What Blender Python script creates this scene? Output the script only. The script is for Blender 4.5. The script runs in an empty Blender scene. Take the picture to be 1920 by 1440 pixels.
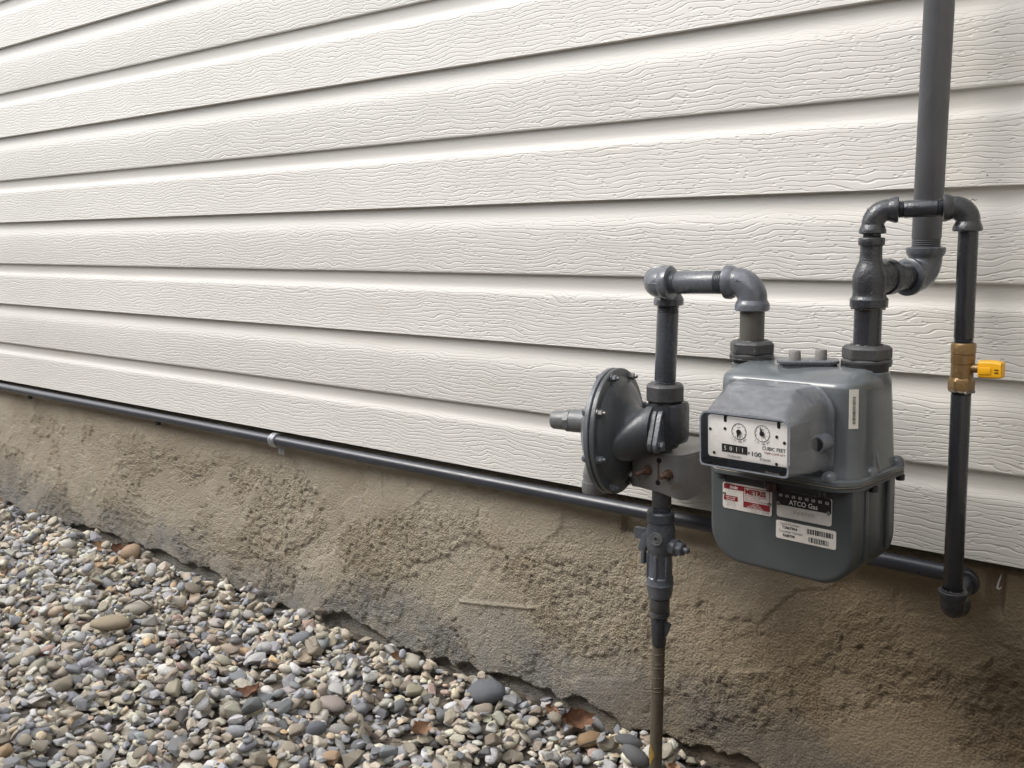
import bpy, bmesh, math, random
import numpy as np
from mathutils import Vector, Matrix, Euler
R = math.radians
rng = np.random.default_rng(7)
random.seed(7)
S = bpy.context.scene
COL = S.collection

# ------------------------------------------------------------------ camera, sky, sun, exposure
cam_d = bpy.data.cameras.new('camera')
cam = bpy.data.objects.new('camera', cam_d)
COL.objects.link(cam)
cam_d.sensor_width = 36.0
cam_d.lens = 33.343
cam_d.clip_start = 0.02
cam_d.clip_end = 200.0
ca = Vector((0.7865, 0.6173, -0.0183)); cc = Vector((-0.6114, 0.7742, -0.1640))
cc.normalize(); ca = (ca - cc * ca.dot(cc)).normalized(); cb = ca.cross(cc)
CAM = Vector((0.0, -1.3785, 0.9019))
cam.matrix_world = Matrix(((ca.x, cb.x, -cc.x, CAM.x), (ca.y, cb.y, -cc.y, CAM.y), (ca.z, cb.z, -cc.z, CAM.z), (0, 0, 0, 1)))
S.camera = cam

SUN_EL, SUN_AZ = R(46), R(-52)      # azimuth measured from -Y (out of the wall) towards -X
world = bpy.data.worlds.new('World')
S.world = world
world.use_nodes = True
wn = world.node_tree.nodes; wl = world.node_tree.links
wn.clear()
sky = wn.new('ShaderNodeTexSky'); sky.sky_type = 'NISHITA'; sky.sun_disc = False
sky.sun_elevation = SUN_EL
sky.air_density = 1.0; sky.dust_density = 4.0; sky.ozone_density = 1.0
sund = Vector((math.sin(SUN_AZ) * math.cos(SUN_EL), -math.cos(SUN_AZ) * math.cos(SUN_EL), math.sin(SUN_EL)))
sky.sun_rotation = math.atan2(sund.x, sund.y)
hs = wn.new('ShaderNodeHueSaturation'); hs.inputs['Saturation'].default_value = 0.62
bg = wn.new('ShaderNodeBackground'); bg.inputs['Strength'].default_value = 0.15
wo = wn.new('ShaderNodeOutputWorld')
# bright, even cloud cover over the clear sky: brighter overhead than at the horizon
tcw = wn.new('ShaderNodeTexCoord'); sxw = wn.new('ShaderNodeSeparateXYZ'); wl.new(tcw.outputs['Generated'], sxw.inputs[0])
up = wn.new('ShaderNodeMath'); up.operation = 'MAXIMUM'; wl.new(sxw.outputs[2], up.inputs[0]); up.inputs[1].default_value = 0.0
ov = wn.new('ShaderNodeMath'); ov.operation = 'MULTIPLY_ADD'; wl.new(up.outputs[0], ov.inputs[0]); ov.inputs[1].default_value = 6.0; ov.inputs[2].default_value = 3.0
cl = wn.new('ShaderNodeVectorMath'); cl.operation = 'SCALE'; cl.inputs[0].default_value = (0.97, 0.99, 1.04); wl.new(ov.outputs[0], cl.inputs['Scale'])
mxw = wn.new('ShaderNodeMix'); mxw.data_type = 'RGBA'; mxw.inputs[0].default_value = 0.70
wl.new(sky.outputs[0], hs.inputs['Color']); wl.new(hs.outputs[0], mxw.inputs[6]); wl.new(cl.outputs[0], mxw.inputs[7]); wl.new(mxw.outputs[2], bg.inputs['Color']); wl.new(bg.outputs[0], wo.inputs['Surface'])
sl = bpy.data.lights.new('sun', 'SUN'); sl.energy = 0.85; sl.angle = R(26); sl.color = (1.0, 0.97, 0.92)
sun = bpy.data.objects.new('sun', sl); COL.objects.link(sun)
sun.rotation_euler = sund.to_track_quat('Z', 'Y').to_euler()
S.view_settings.view_transform = 'Standard'
S.view_settings.look = 'None'
S.view_settings.gamma = 1.0
S.view_settings.use_curve_mapping = False
S.view_settings.exposure = 1.24

# ------------------------------------------------------------------ small helpers
def tag(o, label=None, cat=None, group=None, kind=None):
    if label: o['label'] = label
    if cat: o['category'] = cat
    if group: o['group'] = group
    if kind: o['kind'] = kind
    return o

def empty(name, loc, label, cat, group=None, rot=None):
    o = bpy.data.objects.new(name, None)
    COL.objects.link(o)
    o.location = loc
    o.empty_display_size = 0.05
    if rot: o.rotation_euler = rot
    return tag(o, label, cat, group)

class Geo:
    """collects verts and faces; build() links them as one mesh object"""
    def __init__(s): s.V = []; s.F = []
    def add(s, v, f):
        n = len(s.V); s.V += [tuple(p) for p in v]; s.F += [tuple(i + n for i in q) for q in f]
        return s
    def loft(s, rings, cap=True):
        n = len(rings[0]); v = [p for r in rings for p in r]; f = []
        for k in range(len(rings) - 1):
            for i in range(n):
                j = (i + 1) % n
                f.append((k * n + i, k * n + j, (k + 1) * n + j, (k + 1) * n + i))
        if cap:
            f.append(tuple(range(n))[::-1]); f.append(tuple((len(rings) - 1) * n + i for i in range(n)))
        return s.add(v, f)
    def tube(s, path, rad, n=28, cap=True):
        """path: list of points; rad: number or list"""
        P = [Vector(p) for p in path]
        if not hasattr(rad, '__len__'): rad = [rad] * len(P)
        T = []
        for i in range(len(P)):
            a = P[max(i - 1, 0)]; b = P[min(i + 1, len(P) - 1)]
            d = b - a
            if d.length < 1e-7: d = T[-1] if T else Vector((0, 0, 1))
            T.append(d.normalized())
        u = T[0].orthogonal().normalized()
        rings = []
        for i, p in enumerate(P):
            u = (u - T[i] * u.dot(T[i])).normalized(); w = T[i].cross(u)
            rings.append([p + (u * math.cos(2 * math.pi * k / n) + w * math.sin(2 * math.pi * k / n)) * rad[i] for k in range(n)])
        return s.loft(rings, cap)
    def lathe(s, o, axis, prof, n=32, cap=True, phase=0.0):
        """prof: list of (distance along axis, radius)"""
        o = Vector(o); a = Vector(axis).normalized(); u = a.orthogonal().normalized(); w = a.cross(u)
        rings = [[o + a * t + (u * math.cos(2 * math.pi * k / n + phase) + w * math.sin(2 * math.pi * k / n + phase)) * r for k in range(n)] for t, r in prof]
        return s.loft(rings, cap)
    def box(s, c, d, bev=0.0, M=None, seg=2):
        bm = bmesh.new()
        bmesh.ops.create_cube(bm, size=1.0)
        for v in bm.verts: v.co = Vector((v.co.x * d[0], v.co.y * d[1], v.co.z * d[2]))
        if bev: bmesh.ops.bevel(bm, geom=bm.edges[:] + bm.verts[:], offset=bev, segments=seg, affect='EDGES', profile=0.5)
        X = (M or Matrix.Identity(4))
        vs = [X @ v.co + Vector(c) for v in bm.verts]
        fs = [[v.index for v in f.verts] for f in bm.faces]
        bm.free()
        return s.add(vs, fs)
    def build(s, name, mat, parent=None, angle=35, smooth=True):
        me = bpy.data.meshes.new(name)
        me.from_pydata(s.V, [], s.F)
        bm = bmesh.new(); bm.from_mesh(me)
        bmesh.ops.recalc_face_normals(bm, faces=bm.faces[:])
        bm.to_mesh(me); bm.free()
        if smooth:
            me.polygons.foreach_set('use_smooth', [True] * len(me.polygons))
            me.set_sharp_from_angle(angle=R(angle))
        me.materials.append(mat)
        o = bpy.data.objects.new(name, me)
        COL.objects.link(o)
        if parent: o.parent = parent
        return o

def rrect(cx, cy, hx, hy, r, k=6):
    """rounded rectangle outline, counter-clockwise 2d points; r = one radius or four (++,-+,--,+-)"""
    if not hasattr(r, '__len__'): r = (r,) * 4
    out = []
    for (sx, sy), a0, rr in zip(((1, 1), (-1, 1), (-1, -1), (1, -1)), (0, 90, 180, 270), r):
        rr = max(rr, 1e-5)
        for i in range(k + 1):
            a = R(a0 + 90 * i / k)
            out.append((cx + sx * (hx - rr) + rr * math.cos(a), cy + sy * (hy - rr) + rr * math.sin(a)))
    return out

# ------------------------------------------------------------------ numpy noise
def _hash(ix, iy, seed):
    h = (ix.astype(np.int64) * 374761393 + iy.astype(np.int64) * 668265263 + seed * 1442695041) & 0x7fffffff
    h = ((h ^ (h >> 13)) * 1274126177) & 0x7fffffff
    return ((h ^ (h >> 16)) & 0xffff) / 65535.0
def vnoise(x, y, seed=0):
    ix = np.floor(x); iy = np.floor(y); fx = x - ix; fy = y - iy
    fx = fx * fx * fx * (fx * (fx * 6 - 15) + 10); fy = fy * fy * fy * (fy * (fy * 6 - 15) + 10)
    a = _hash(ix, iy, seed); b = _hash(ix + 1, iy, seed); c = _hash(ix, iy + 1, seed); d = _hash(ix + 1, iy + 1, seed)
    return (a * (1 - fx) + b * fx) * (1 - fy) + (c * (1 - fx) + d * fx) * fy
def fbm(x, y, seed=0, octv=4, gain=0.5):
    s = 0; a = 1; t = 0
    for o in range(octv):
        s = s + a * vnoise(x * 2 ** o + 17.3 * o, y * 2 ** o - 9.1 * o, seed + o); t += a; a *= gain
    return s / t
def sstep(a, b, x):
    t = np.clip((x - a) / (b - a), 0, 1); return t * t * (3 - 2 * t)

# ------------------------------------------------------------------ material helpers
class NT:
    def __init__(s, name):
        s.m = bpy.data.materials.new(name); s.m.use_nodes = True
        s.t = s.m.node_tree; s.t.nodes.clear()
        s.out = s.t.nodes.new('ShaderNodeOutputMaterial')
        s.b = s.t.nodes.new('ShaderNodeBsdfPrincipled')
        s.t.links.new(s.b.outputs[0], s.out.inputs['Surface'])
    def n(s, typ, **kw):
        q = s.t.nodes.new(typ)
        for k, v in kw.items(): setattr(q, k, v)
        return q
    def l(s, a, b): s.t.links.new(a, b)
    def val(s, q, i, v):
        if hasattr(v, 'is_output') or hasattr(v, 'links'): s.l(v, q.inputs[i])
        else: q.inputs[i].default_value = v
    def math(s, op, a, b=0.0, c=None, clamp=False):
        q = s.n('ShaderNodeMath', operation=op); q.use_clamp = clamp
        s.val(q, 0, a); s.val(q, 1, b)
        if c is not None: s.val(q, 2, c)
        return q.outputs[0]
    def coord(s, kind='Object'): return s.n('ShaderNodeTexCoord').outputs[kind]
    def mapping(s, v, scale=(1, 1, 1), rot=(0, 0, 0), loc=(0, 0, 0)):
        q = s.n('ShaderNodeMapping'); s.l(v, q.inputs[0])
        q.inputs['Scale'].default_value = scale; q.inputs['Rotation'].default_value = rot; q.inputs['Location'].default_value = loc
        return q.outputs[0]
    def noise(s, v, scale, detail=3, rough=0.55, dist=0.0, col=False):
        q = s.n('ShaderNodeTexNoise'); s.l(v, q.inputs['Vector'])
        q.inputs['Scale'].default_value = scale; q.inputs['Detail'].default_value = detail
        q.inputs['Roughness'].default_value = rough; q.inputs['Distortion'].default_value = dist
        return q.outputs['Color' if col else 'Fac']
    def ss(s, x, a, b, to0=0.0, to1=1.0):
        q = s.n('ShaderNodeMapRange', interpolation_type='SMOOTHSTEP')
        s.l(x, q.inputs[0]); q.inputs[1].default_value = a; q.inputs[2].default_value = b
        q.inputs[3].default_value = to0; q.inputs[4].default_value = to1
        return q.outputs[0]
    def mix(s, f, a, b, mode='MIX'):
        q = s.n('ShaderNodeMix', data_type='RGBA', blend_type=mode)
        s.val(q, 0, f)
        for i, c in ((6, a), (7, b)):
            if hasattr(c, 'links'): s.l(c, q.inputs[i])
            else: q.inputs[i].default_value = (*c, 1)
        return q.outputs[2]
    def ramp(s, x, stops, interp='LINEAR'):
        q = s.n('ShaderNodeValToRGB'); s.l(x, q.inputs[0]); e = q.color_ramp.elements; q.color_ramp.interpolation = interp
        while len(e) < len(stops): e.new(0.5)
        for i, (p, c) in enumerate(stops): e[i].position = p; e[i].color = (*c, 1)
        return q.outputs[0]
    def bump(s, h, dist, strength=1.0, normal=None):
        q = s.n('ShaderNodeBump'); s.l(h, q.inputs['Height']); q.inputs['Distance'].default_value = dist; q.inputs['Strength'].default_value = strength
        if normal is not None: s.l(normal, q.inputs['Normal'])
        return q.outputs[0]
    def done(s, color=None, rough=None, normal=None, metal=None, spec=None):
        for k, v in (('Base Color', color), ('Roughness', rough), ('Normal', normal), ('Metallic', metal), ('Specular IOR Level', spec)):
            if v is None: continue
            if hasattr(v, 'links'): s.l(v, s.b.inputs[k])
            else: s.b.inputs[k].default_value = (*v, 1) if hasattr(v, '__len__') else v
        return s.m

def paint(name, col, rough=0.32, dirt=0.12, dirtcol=(0.09, 0.065, 0.04), peel=1.0, chips=0.0, seed=0.0, metal=None, rvar=0.26):
    t = NT(name); v = t.mapping(t.coord(), loc=(seed, seed * 1.7, 0))
    a = t.noise(v, 9, 4, 0.6)
    c = t.mix(t.ss(a, 0.3, 0.7), tuple(x * 0.86 for x in col), tuple(min(1, x * 1.12) for x in col))
    d = t.noise(v, 38, 5, 0.7)
    dm = t.math('MULTIPLY', t.ss(d, 0.56, 0.72), dirt * 2.2)
    c = t.mix(dm, c, dirtcol)
    if chips:
        ch = t.ss(t.noise(v, 160, 3, 0.6), 0.68, 0.72)
        c = t.mix(t.math('MULTIPLY', ch, chips), c, (0.30, 0.28, 0.25))
    r = t.math('ADD', t.math('MULTIPLY', t.noise(v, 55, 3, 0.6), rvar), rough - rvar * 0.56)
    h = t.math('ADD', t.math('MULTIPLY', t.noise(v, 420, 2, 0.5), 0.45), t.math('MULTIPLY', t.noise(v, 90, 3, 0.5), 1.0))
    return t.done(c, r, t.bump(h, 0.0009 * peel, 0.7), metal, 0.62)

def plain(name, col, rough=0.5, metal=0.0, var=0.12):
    t = NT(name); v = t.coord()
    a = t.noise(v, 140, 3, 0.6)
    c = t.mix(t.ss(a, 0.3, 0.7), tuple(x * (1 - var) for x in col), tuple(min(1, x * (1 + var)) for x in col))
    return t.done(c, t.math('ADD', t.math('MULTIPLY', a, 0.2), rough - 0.1), None, metal)

M = {}
M['grey'] = paint('grey_pipe_paint', (0.088, 0.095, 0.108), 0.27, 0.10)
M['grey2'] = paint('grey_fitting_paint', (0.110, 0.118, 0.134), 0.22, 0.14, seed=3.1)
M['riser'] = paint('riser_paint', (0.098, 0.100, 0.108), 0.46, 0.05, seed=5.0)
M['dark'] = paint('dark_pipe_paint', (0.028, 0.030, 0.035), 0.22, 0.12, (0.05, 0.04, 0.03), 1.4, seed=7.7)
M['dark2'] = paint('dark_fitting_paint', (0.034, 0.036, 0.041), 0.24, 0.10, (0.06, 0.05, 0.04), 1.8, 0.15, seed=9.2)
M['wallpipe'] = paint('wall_pipe_paint', (0.034, 0.037, 0.046), 0.34, 0.02, peel=0.25, seed=11.0)
M['dirtynip'] = paint('dirty_nipple_paint', (0.075, 0.07, 0.06), 0.5, 0.38, (0.05, 0.036, 0.022), 1.2, seed=13.0)
M['nut'] = paint('union_nut_paint', (0.060, 0.060, 0.061), 0.38, 0.25, (0.045, 0.035, 0.025), 1.6, 0.5, seed=15.0)
M['meter'] = paint('meter_body_paint', (0.112, 0.125, 0.133), 0.20, 0.0, peel=0.15, rvar=0.08, seed=17.0)
M['bowl'] = paint('meter_paint_shaded', (0.064, 0.071, 0.074), 0.34, 0.0, peel=0.2, rvar=0.08, seed=18.0)  # casing paint made darker: the bowl's shade is in its colour
M['reg'] = paint('regulator_paint', (0.058, 0.064, 0.068), 0.36, 0.08, peel=1.0, seed=19.0)
M['rim'] = paint('regulator_rim_paint', (0.115, 0.122, 0.135), 0.36, 0.2, (0.05, 0.045, 0.04), 1.2, 0.6, seed=21.0)
M['tower'] = paint('spring_tower_paint', (0.145, 0.150, 0.150), 0.40, 0.1, peel=1.2, seed=23.0)
M['bracket'] = paint('bracket_paint', (0.215, 0.208, 0.195), 0.36, 0.24, (0.13, 0.085, 0.045), 0.6, seed=25.0)
M['bolt'] = plain('zinc_bolt', (0.22, 0.21, 0.20), 0.42, 0.6)
M['rust'] = paint('rusty_bolt', (0.10, 0.055, 0.032), 0.7, 0.4, (0.16, 0.07, 0.03), 2.0)
M['clip'] = plain('galvanised_steel', (0.46, 0.47, 0.48), 0.38, 0.75)
M['brass'] = paint('tarnished_brass', (0.235, 0.150, 0.064), 0.34, 0.34, (0.07, 0.05, 0.03), 1.8, 0.35, seed=27.0, metal=0.5)
M['yellow'] = plain('yellow_plastic', (0.72, 0.36, 0.012), 0.38, 0.0, 0.05)
M['black'] = plain('black_plastic', (0.012, 0.012, 0.013), 0.45)
M['hole'] = plain('hole_black', (0.006, 0.006, 0.006), 0.7)
M['white'] = plain('white_enamel_plate', (0.74, 0.71, 0.68), 0.4, 0.0, 0.03)
M['label'] = plain('paper_label', (0.66, 0.63, 0.57), 0.5, 0.0, 0.05)
M['alu'] = plain('aluminium_plate', (0.60, 0.57, 0.53), 0.42, 0.1, 0.05)
M['ink'] = plain('black_ink', (0.014, 0.014, 0.014), 0.45)
M['greyink'] = plain('worn_ink', (0.17, 0.16, 0.15), 0.5)
M['paleink'] = plain('embossed_ink', (0.42, 0.40, 0.37), 0.45)
M['red'] = plain('red_ink', (0.20, 0.014, 0.020), 0.4)
M['whiteink'] = plain('white_ink', (0.72, 0.70, 0.67), 0.45)
M['plug'] = plain('grey_rubber_plug', (0.19, 0.18, 0.17), 0.6)
M['wrap'] = paint('old_pipe_wrap', (0.085, 0.070, 0.046), 0.62, 0.35, (0.04, 0.034, 0.022), 1.8, seed=31.0)
M['yellowwrap'] = paint('worn_yellow_coating', (0.26, 0.165, 0.03), 0.6, 0.5, (0.05, 0.045, 0.03), 1.5, seed=33.0)
M['rubber'] = plain('black_seal', (0.010, 0.010, 0.011), 0.55)

# clear, weathered plastic of the index cover: see-through with a scratched haze and a gloss
t = NT('clear_cover'); v = t.coord()
sc = t.noise(t.mapping(v, (90, 150, 140), (0.3, 0.2, 0.5)), 1.0, 6, 0.75)
tr = t.n('ShaderNodeBsdfTransparent'); tr.inputs[0].default_value = (0.86, 0.88, 0.90, 1)
df = t.n('ShaderNodeBsdfDiffuse'); df.inputs[0].default_value = (0.56, 0.58, 0.63, 1)
gl = t.n('ShaderNodeBsdfGlossy'); gl.inputs['Roughness'].default_value = 0.16
m1 = t.n('ShaderNodeMixShader'); m2 = t.n('ShaderNodeMixShader')
t.l(t.ss(sc, 0.35, 0.7, 0.17, 0.29), m1.inputs[0]); t.l(tr.outputs[0], m1.inputs[1]); t.l(df.outputs[0], m1.inputs[2])
fr = t.n('ShaderNodeFresnel'); fr.inputs[0].default_value = 1.75
t.l(fr.outputs[0], m2.inputs[0]); t.l(m1.outputs[0], m2.inputs[1]); t.l(gl.outputs[0], m2.inputs[2])
t.l(m2.outputs[0], t.out.inputs['Surface'])
t.t.nodes.remove(t.b)
M['clear'] = t.m
M['coverlip'] = plain('frosted_cover_edge', (0.20, 0.215, 0.24), 0.25, 0.0, 0.1)
# clear window pane in front of the index plate: clean
t = NT('clear_window')
tr = t.n('ShaderNodeBsdfTransparent'); tr.inputs[0].default_value = (0.95, 0.95, 0.95, 1)
gl = t.n('ShaderNodeBsdfGlossy'); gl.inputs['Roughness'].default_value = 0.05
fr = t.n('ShaderNodeFresnel'); fr.inputs[0].default_value = 1.45
m2 = t.n('ShaderNodeMixShader'); t.l(fr.outputs[0], m2.inputs[0]); t.l(tr.outputs[0], m2.inputs[1]); t.l(gl.outputs[0], m2.inputs[2])
t.l(m2.outputs[0], t.out.inputs['Surface']); t.t.nodes.remove(t.b)
M['window'] = t.m

# vinyl siding with embossed wood grain
t = NT('vinyl_siding'); v = t.coord()
sx = t.n('ShaderNodeSeparateXYZ'); t.l(v, sx.inputs[0]); X_, Z_ = sx.outputs[0], sx.outputs[2]
pidx = t.math('FLOOR', t.math('DIVIDE', t.math('SUBTRACT', Z_, 0.434), 0.127))
cx = t.n('ShaderNodeCombineXYZ'); t.l(t.math('ADD', X_, t.math('MULTIPLY', pidx, 0.373)), cx.inputs[0]); t.l(pidx, cx.inputs[1]); t.l(Z_, cx.inputs[2])
g = cx.outputs[0]
n1 = t.noise(t.mapping(g, (6.0, 1, 11)), 1.0, 3, 0.5, 0.3)
n2 = t.noise(t.mapping(g, (38, 1, 70)), 1.0, 2, 0.5)
ph = t.math('ADD', t.math('MULTIPLY', Z_, 140), t.math('ADD', t.math('MULTIPLY', n1, 7.0), t.math('MULTIPLY', n2, 0.7)))
fr_ = t.math('ABSOLUTE', t.math('SUBTRACT', t.math('FRACT', ph), 0.5))
brk = t.ss(t.noise(t.mapping(g, (16, 1, 120)), 1.0, 2, 0.5), 0.30, 0.42)
groove = t.math('MULTIPLY', t.ss(fr_, 0.03, 0.16, 1, 0), brk)
vo = t.n('ShaderNodeTexVoronoi'); t.l(t.mapping(g, (82, 1, 150)), vo.inputs['Vector']); vo.inputs['Scale'].default_value = 1.0
pm = t.n('ShaderNodeSeparateColor'); t.l(vo.outputs['Color'], pm.inputs[0])
pits = t.math('MULTIPLY', t.ss(vo.outputs['Distance'], 0.16, 0.33, 1, 0), t.ss(pm.outputs[0], 0.34, 0.38))
at = t.n('ShaderNodeAttribute', attribute_name='grain')
hgt = t.math('MULTIPLY', t.math('MULTIPLY', t.math('MAXIMUM', groove, t.math('MULTIPLY', pits, 1.15)), -1.0), at.outputs['Fac'])
fine = t.noise(t.mapping(g, (300, 1, 500)), 1.0, 2, 0.5)
hgt = t.math('ADD', hgt, t.math('MULTIPLY', fine, 0.10))
big = t.noise(v, 1.1, 3, 0.5)
col = t.mix(t.ss(big, 0.3, 0.7), (0.600, 0.580, 0.538), (0.640, 0.619, 0.576))
st = t.noise(t.mapping(v, (3, 1, 26)), 1.0, 4, 0.6)
col = t.mix(t.math('MULTIPLY', t.ss(st, 0.56, 0.75), 0.18), col, (0.40, 0.355, 0.28))
fl = t.n('ShaderNodeTexVoronoi'); t.l(t.mapping(v, (19, 1, 23)), fl.inputs['Vector']); fl.inputs['Scale'].default_value = 1.0
flc = t.n('ShaderNodeSeparateColor'); t.l(fl.outputs['Color'], flc.inputs[0])
fleck = t.math('MULTIPLY', t.ss(fl.outputs['Distance'], 0.018, 0.03, 1, 0), t.ss(flc.outputs[1], 0.72, 0.74))
col = t.mix(t.math('MULTIPLY', fleck, 0.85), col, (0.05, 0.04, 0.03))
M['siding'] = t.done(col, 0.5, t.bump(hgt, 0.00085, 0.8), None, 0.35)

# rough trowelled parging
t = NT('parging'); v = t.coord()
at = t.n('ShaderNodeAttribute', attribute_name='smooth_patch'); lo = t.n('ShaderNodeAttribute', attribute_name='base_damp')
a = t.noise(v, 4.2, 5, 0.6); b_ = t.noise(v, 17, 5, 0.65); c_ = t.noise(v, 150, 4, 0.7)
col = t.mix(t.ss(a, 0.3, 0.7), (0.330, 0.280, 0.205), (0.430, 0.378, 0.290))
col = t.mix(t.math('MULTIPLY', t.ss(b_, 0.52, 0.70), 0.5), col, (0.37, 0.285, 0.185))
col = t.mix(t.math('MULTIPLY', at.outputs['Fac'], 0.30), col, (0.365, 0.335, 0.275))
col = t.mix(t.math('MULTIPLY', t.ss(c_, 0.60, 0.74), 0.22), col, (0.15, 0.12, 0.085))
dm = t.math('MULTIPLY', lo.outputs['Fac'], t.ss(b_, 0.25, 0.60, 0.35, 1.0))
col = t.mix(dm, col, (0.225, 0.215, 0.195))
ef = t.math('MULTIPLY', lo.outputs['Fac'], t.ss(t.noise(v, 46, 6, 0.75), 0.55, 0.68))
col = t.mix(t.math('MULTIPLY', ef, 0.55), col, (0.45, 0.44, 0.41))
rsh = t.n('ShaderNodeAttribute', attribute_name='right_shade')
col = t.mix(t.math('MULTIPLY', rsh.outputs['Fac'], 0.8), col, t.mix(1.0, col, (0.66, 0.58, 0.47), 'MULTIPLY'))  # shade at the right end, put into the colour
gr = t.math('ADD', t.noise(v, 260, 4, 0.65), t.math('MULTIPLY', t.noise(v, 700, 3, 0.6), 0.5))
gv = t.n('ShaderNodeTexVoronoi'); t.l(v, gv.inputs['Vector']); gv.inputs['Scale'].default_value = 230
gr = t.math('ADD', gr, t.math('MULTIPLY', gv.outputs['Distance'], -0.8))
amp = t.math('SUBTRACT', 1.0, t.math('MULTIPLY', at.outputs['Fac'], 0.80))
M['parging'] = t.done(col, 0.88, t.bump(t.math('MULTIPLY', gr, amp), 0.0050, 1.0), None, 0.25)

def stone_mat(name, typ):
    t = NT(name); v = t.coord()
    at = t.n('ShaderNodeAttribute', attribute_type=typ, attribute_name='tint')
    tint = at.outputs['Color']
    a = t.noise(v, 130, 4, 0.65); b2 = t.noise(v, 620, 3, 0.6)
    c = t.mix(t.math('MULTIPLY', t.ss(a, 0.36, 0.66), 0.42), tint, (0.40, 0.37, 0.32))
    c = t.mix(t.math('MULTIPLY', t.ss(b2, 0.48, 0.66), 0.42), c, t.mix(1.0, tint, (0.45, 0.43, 0.40), 'MULTIPLY'))
    h = t.math('ADD', t.noise(v, 210, 3, 0.6), t.math('MULTIPLY', b2, 0.4))
    return t.done(c, 0.72, t.bump(h, 0.0026, 0.85), None, 0.3)
M['stone'] = stone_mat('gravel_stone', 'GEOMETRY')
M['pebble'] = stone_mat('pebble_stone', 'OBJECT')
t = NT('bare_soil'); v = t.coord()
vo = t.n('ShaderNodeTexVoronoi'); t.l(v, vo.inputs['Vector']); vo.inputs['Scale'].default_value = 42
sc_ = t.n('ShaderNodeSeparateColor'); t.l(vo.outputs['Color'], sc_.inputs[0])
c = t.ramp(sc_.outputs[0], [(0, (0.05, 0.042, 0.032)), (0.4, (0.085, 0.068, 0.05)), (0.75, (0.12, 0.10, 0.08)), (1, (0.07, 0.065, 0.06))])
M['soil'] = t.done(c, 0.9, t.bump(vo.outputs['Distance'], -0.012, 1.0))
t = NT('dry_leaf_brown'); v = t.coord()
a = t.noise(v, 60, 4, 0.6)
c = t.mix(t.ss(a, 0.3, 0.7), (0.10, 0.048, 0.026), (0.23, 0.115, 0.06))
M['leaf'] = t.done(c, 0.7, t.bump(t.noise(v, 200, 3), 0.002, 0.6))
t = NT('dry_leaf_tan'); v = t.coord()
a = t.noise(v, 60, 4, 0.6)
c = t.mix(t.ss(a, 0.3, 0.7), (0.24, 0.13, 0.07), (0.40, 0.24, 0.14))
M['leaf2'] = t.done(c, 0.7, t.bump(t.noise(v, 200, 3), 0.002, 0.6))
M['twig'] = plain('twig_bark', (0.07, 0.05, 0.035), 0.8)
M['timber'] = plain('weathered_fence_board', (0.085, 0.060, 0.042), 0.75, 0.0, 0.25)
M['darkbase'] = plain('dark_blocker_base', (0.11, 0.095, 0.075), 0.85, 0.0, 0.2)  # dark foot of the added box, to cut bounced light
M['boxcream'] = plain('blocker_cream', (0.55, 0.53, 0.48), 0.6)  # colour of the added shade box
M['scrap'] = plain('white_scrap', (0.45, 0.45, 0.43), 0.6)

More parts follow.
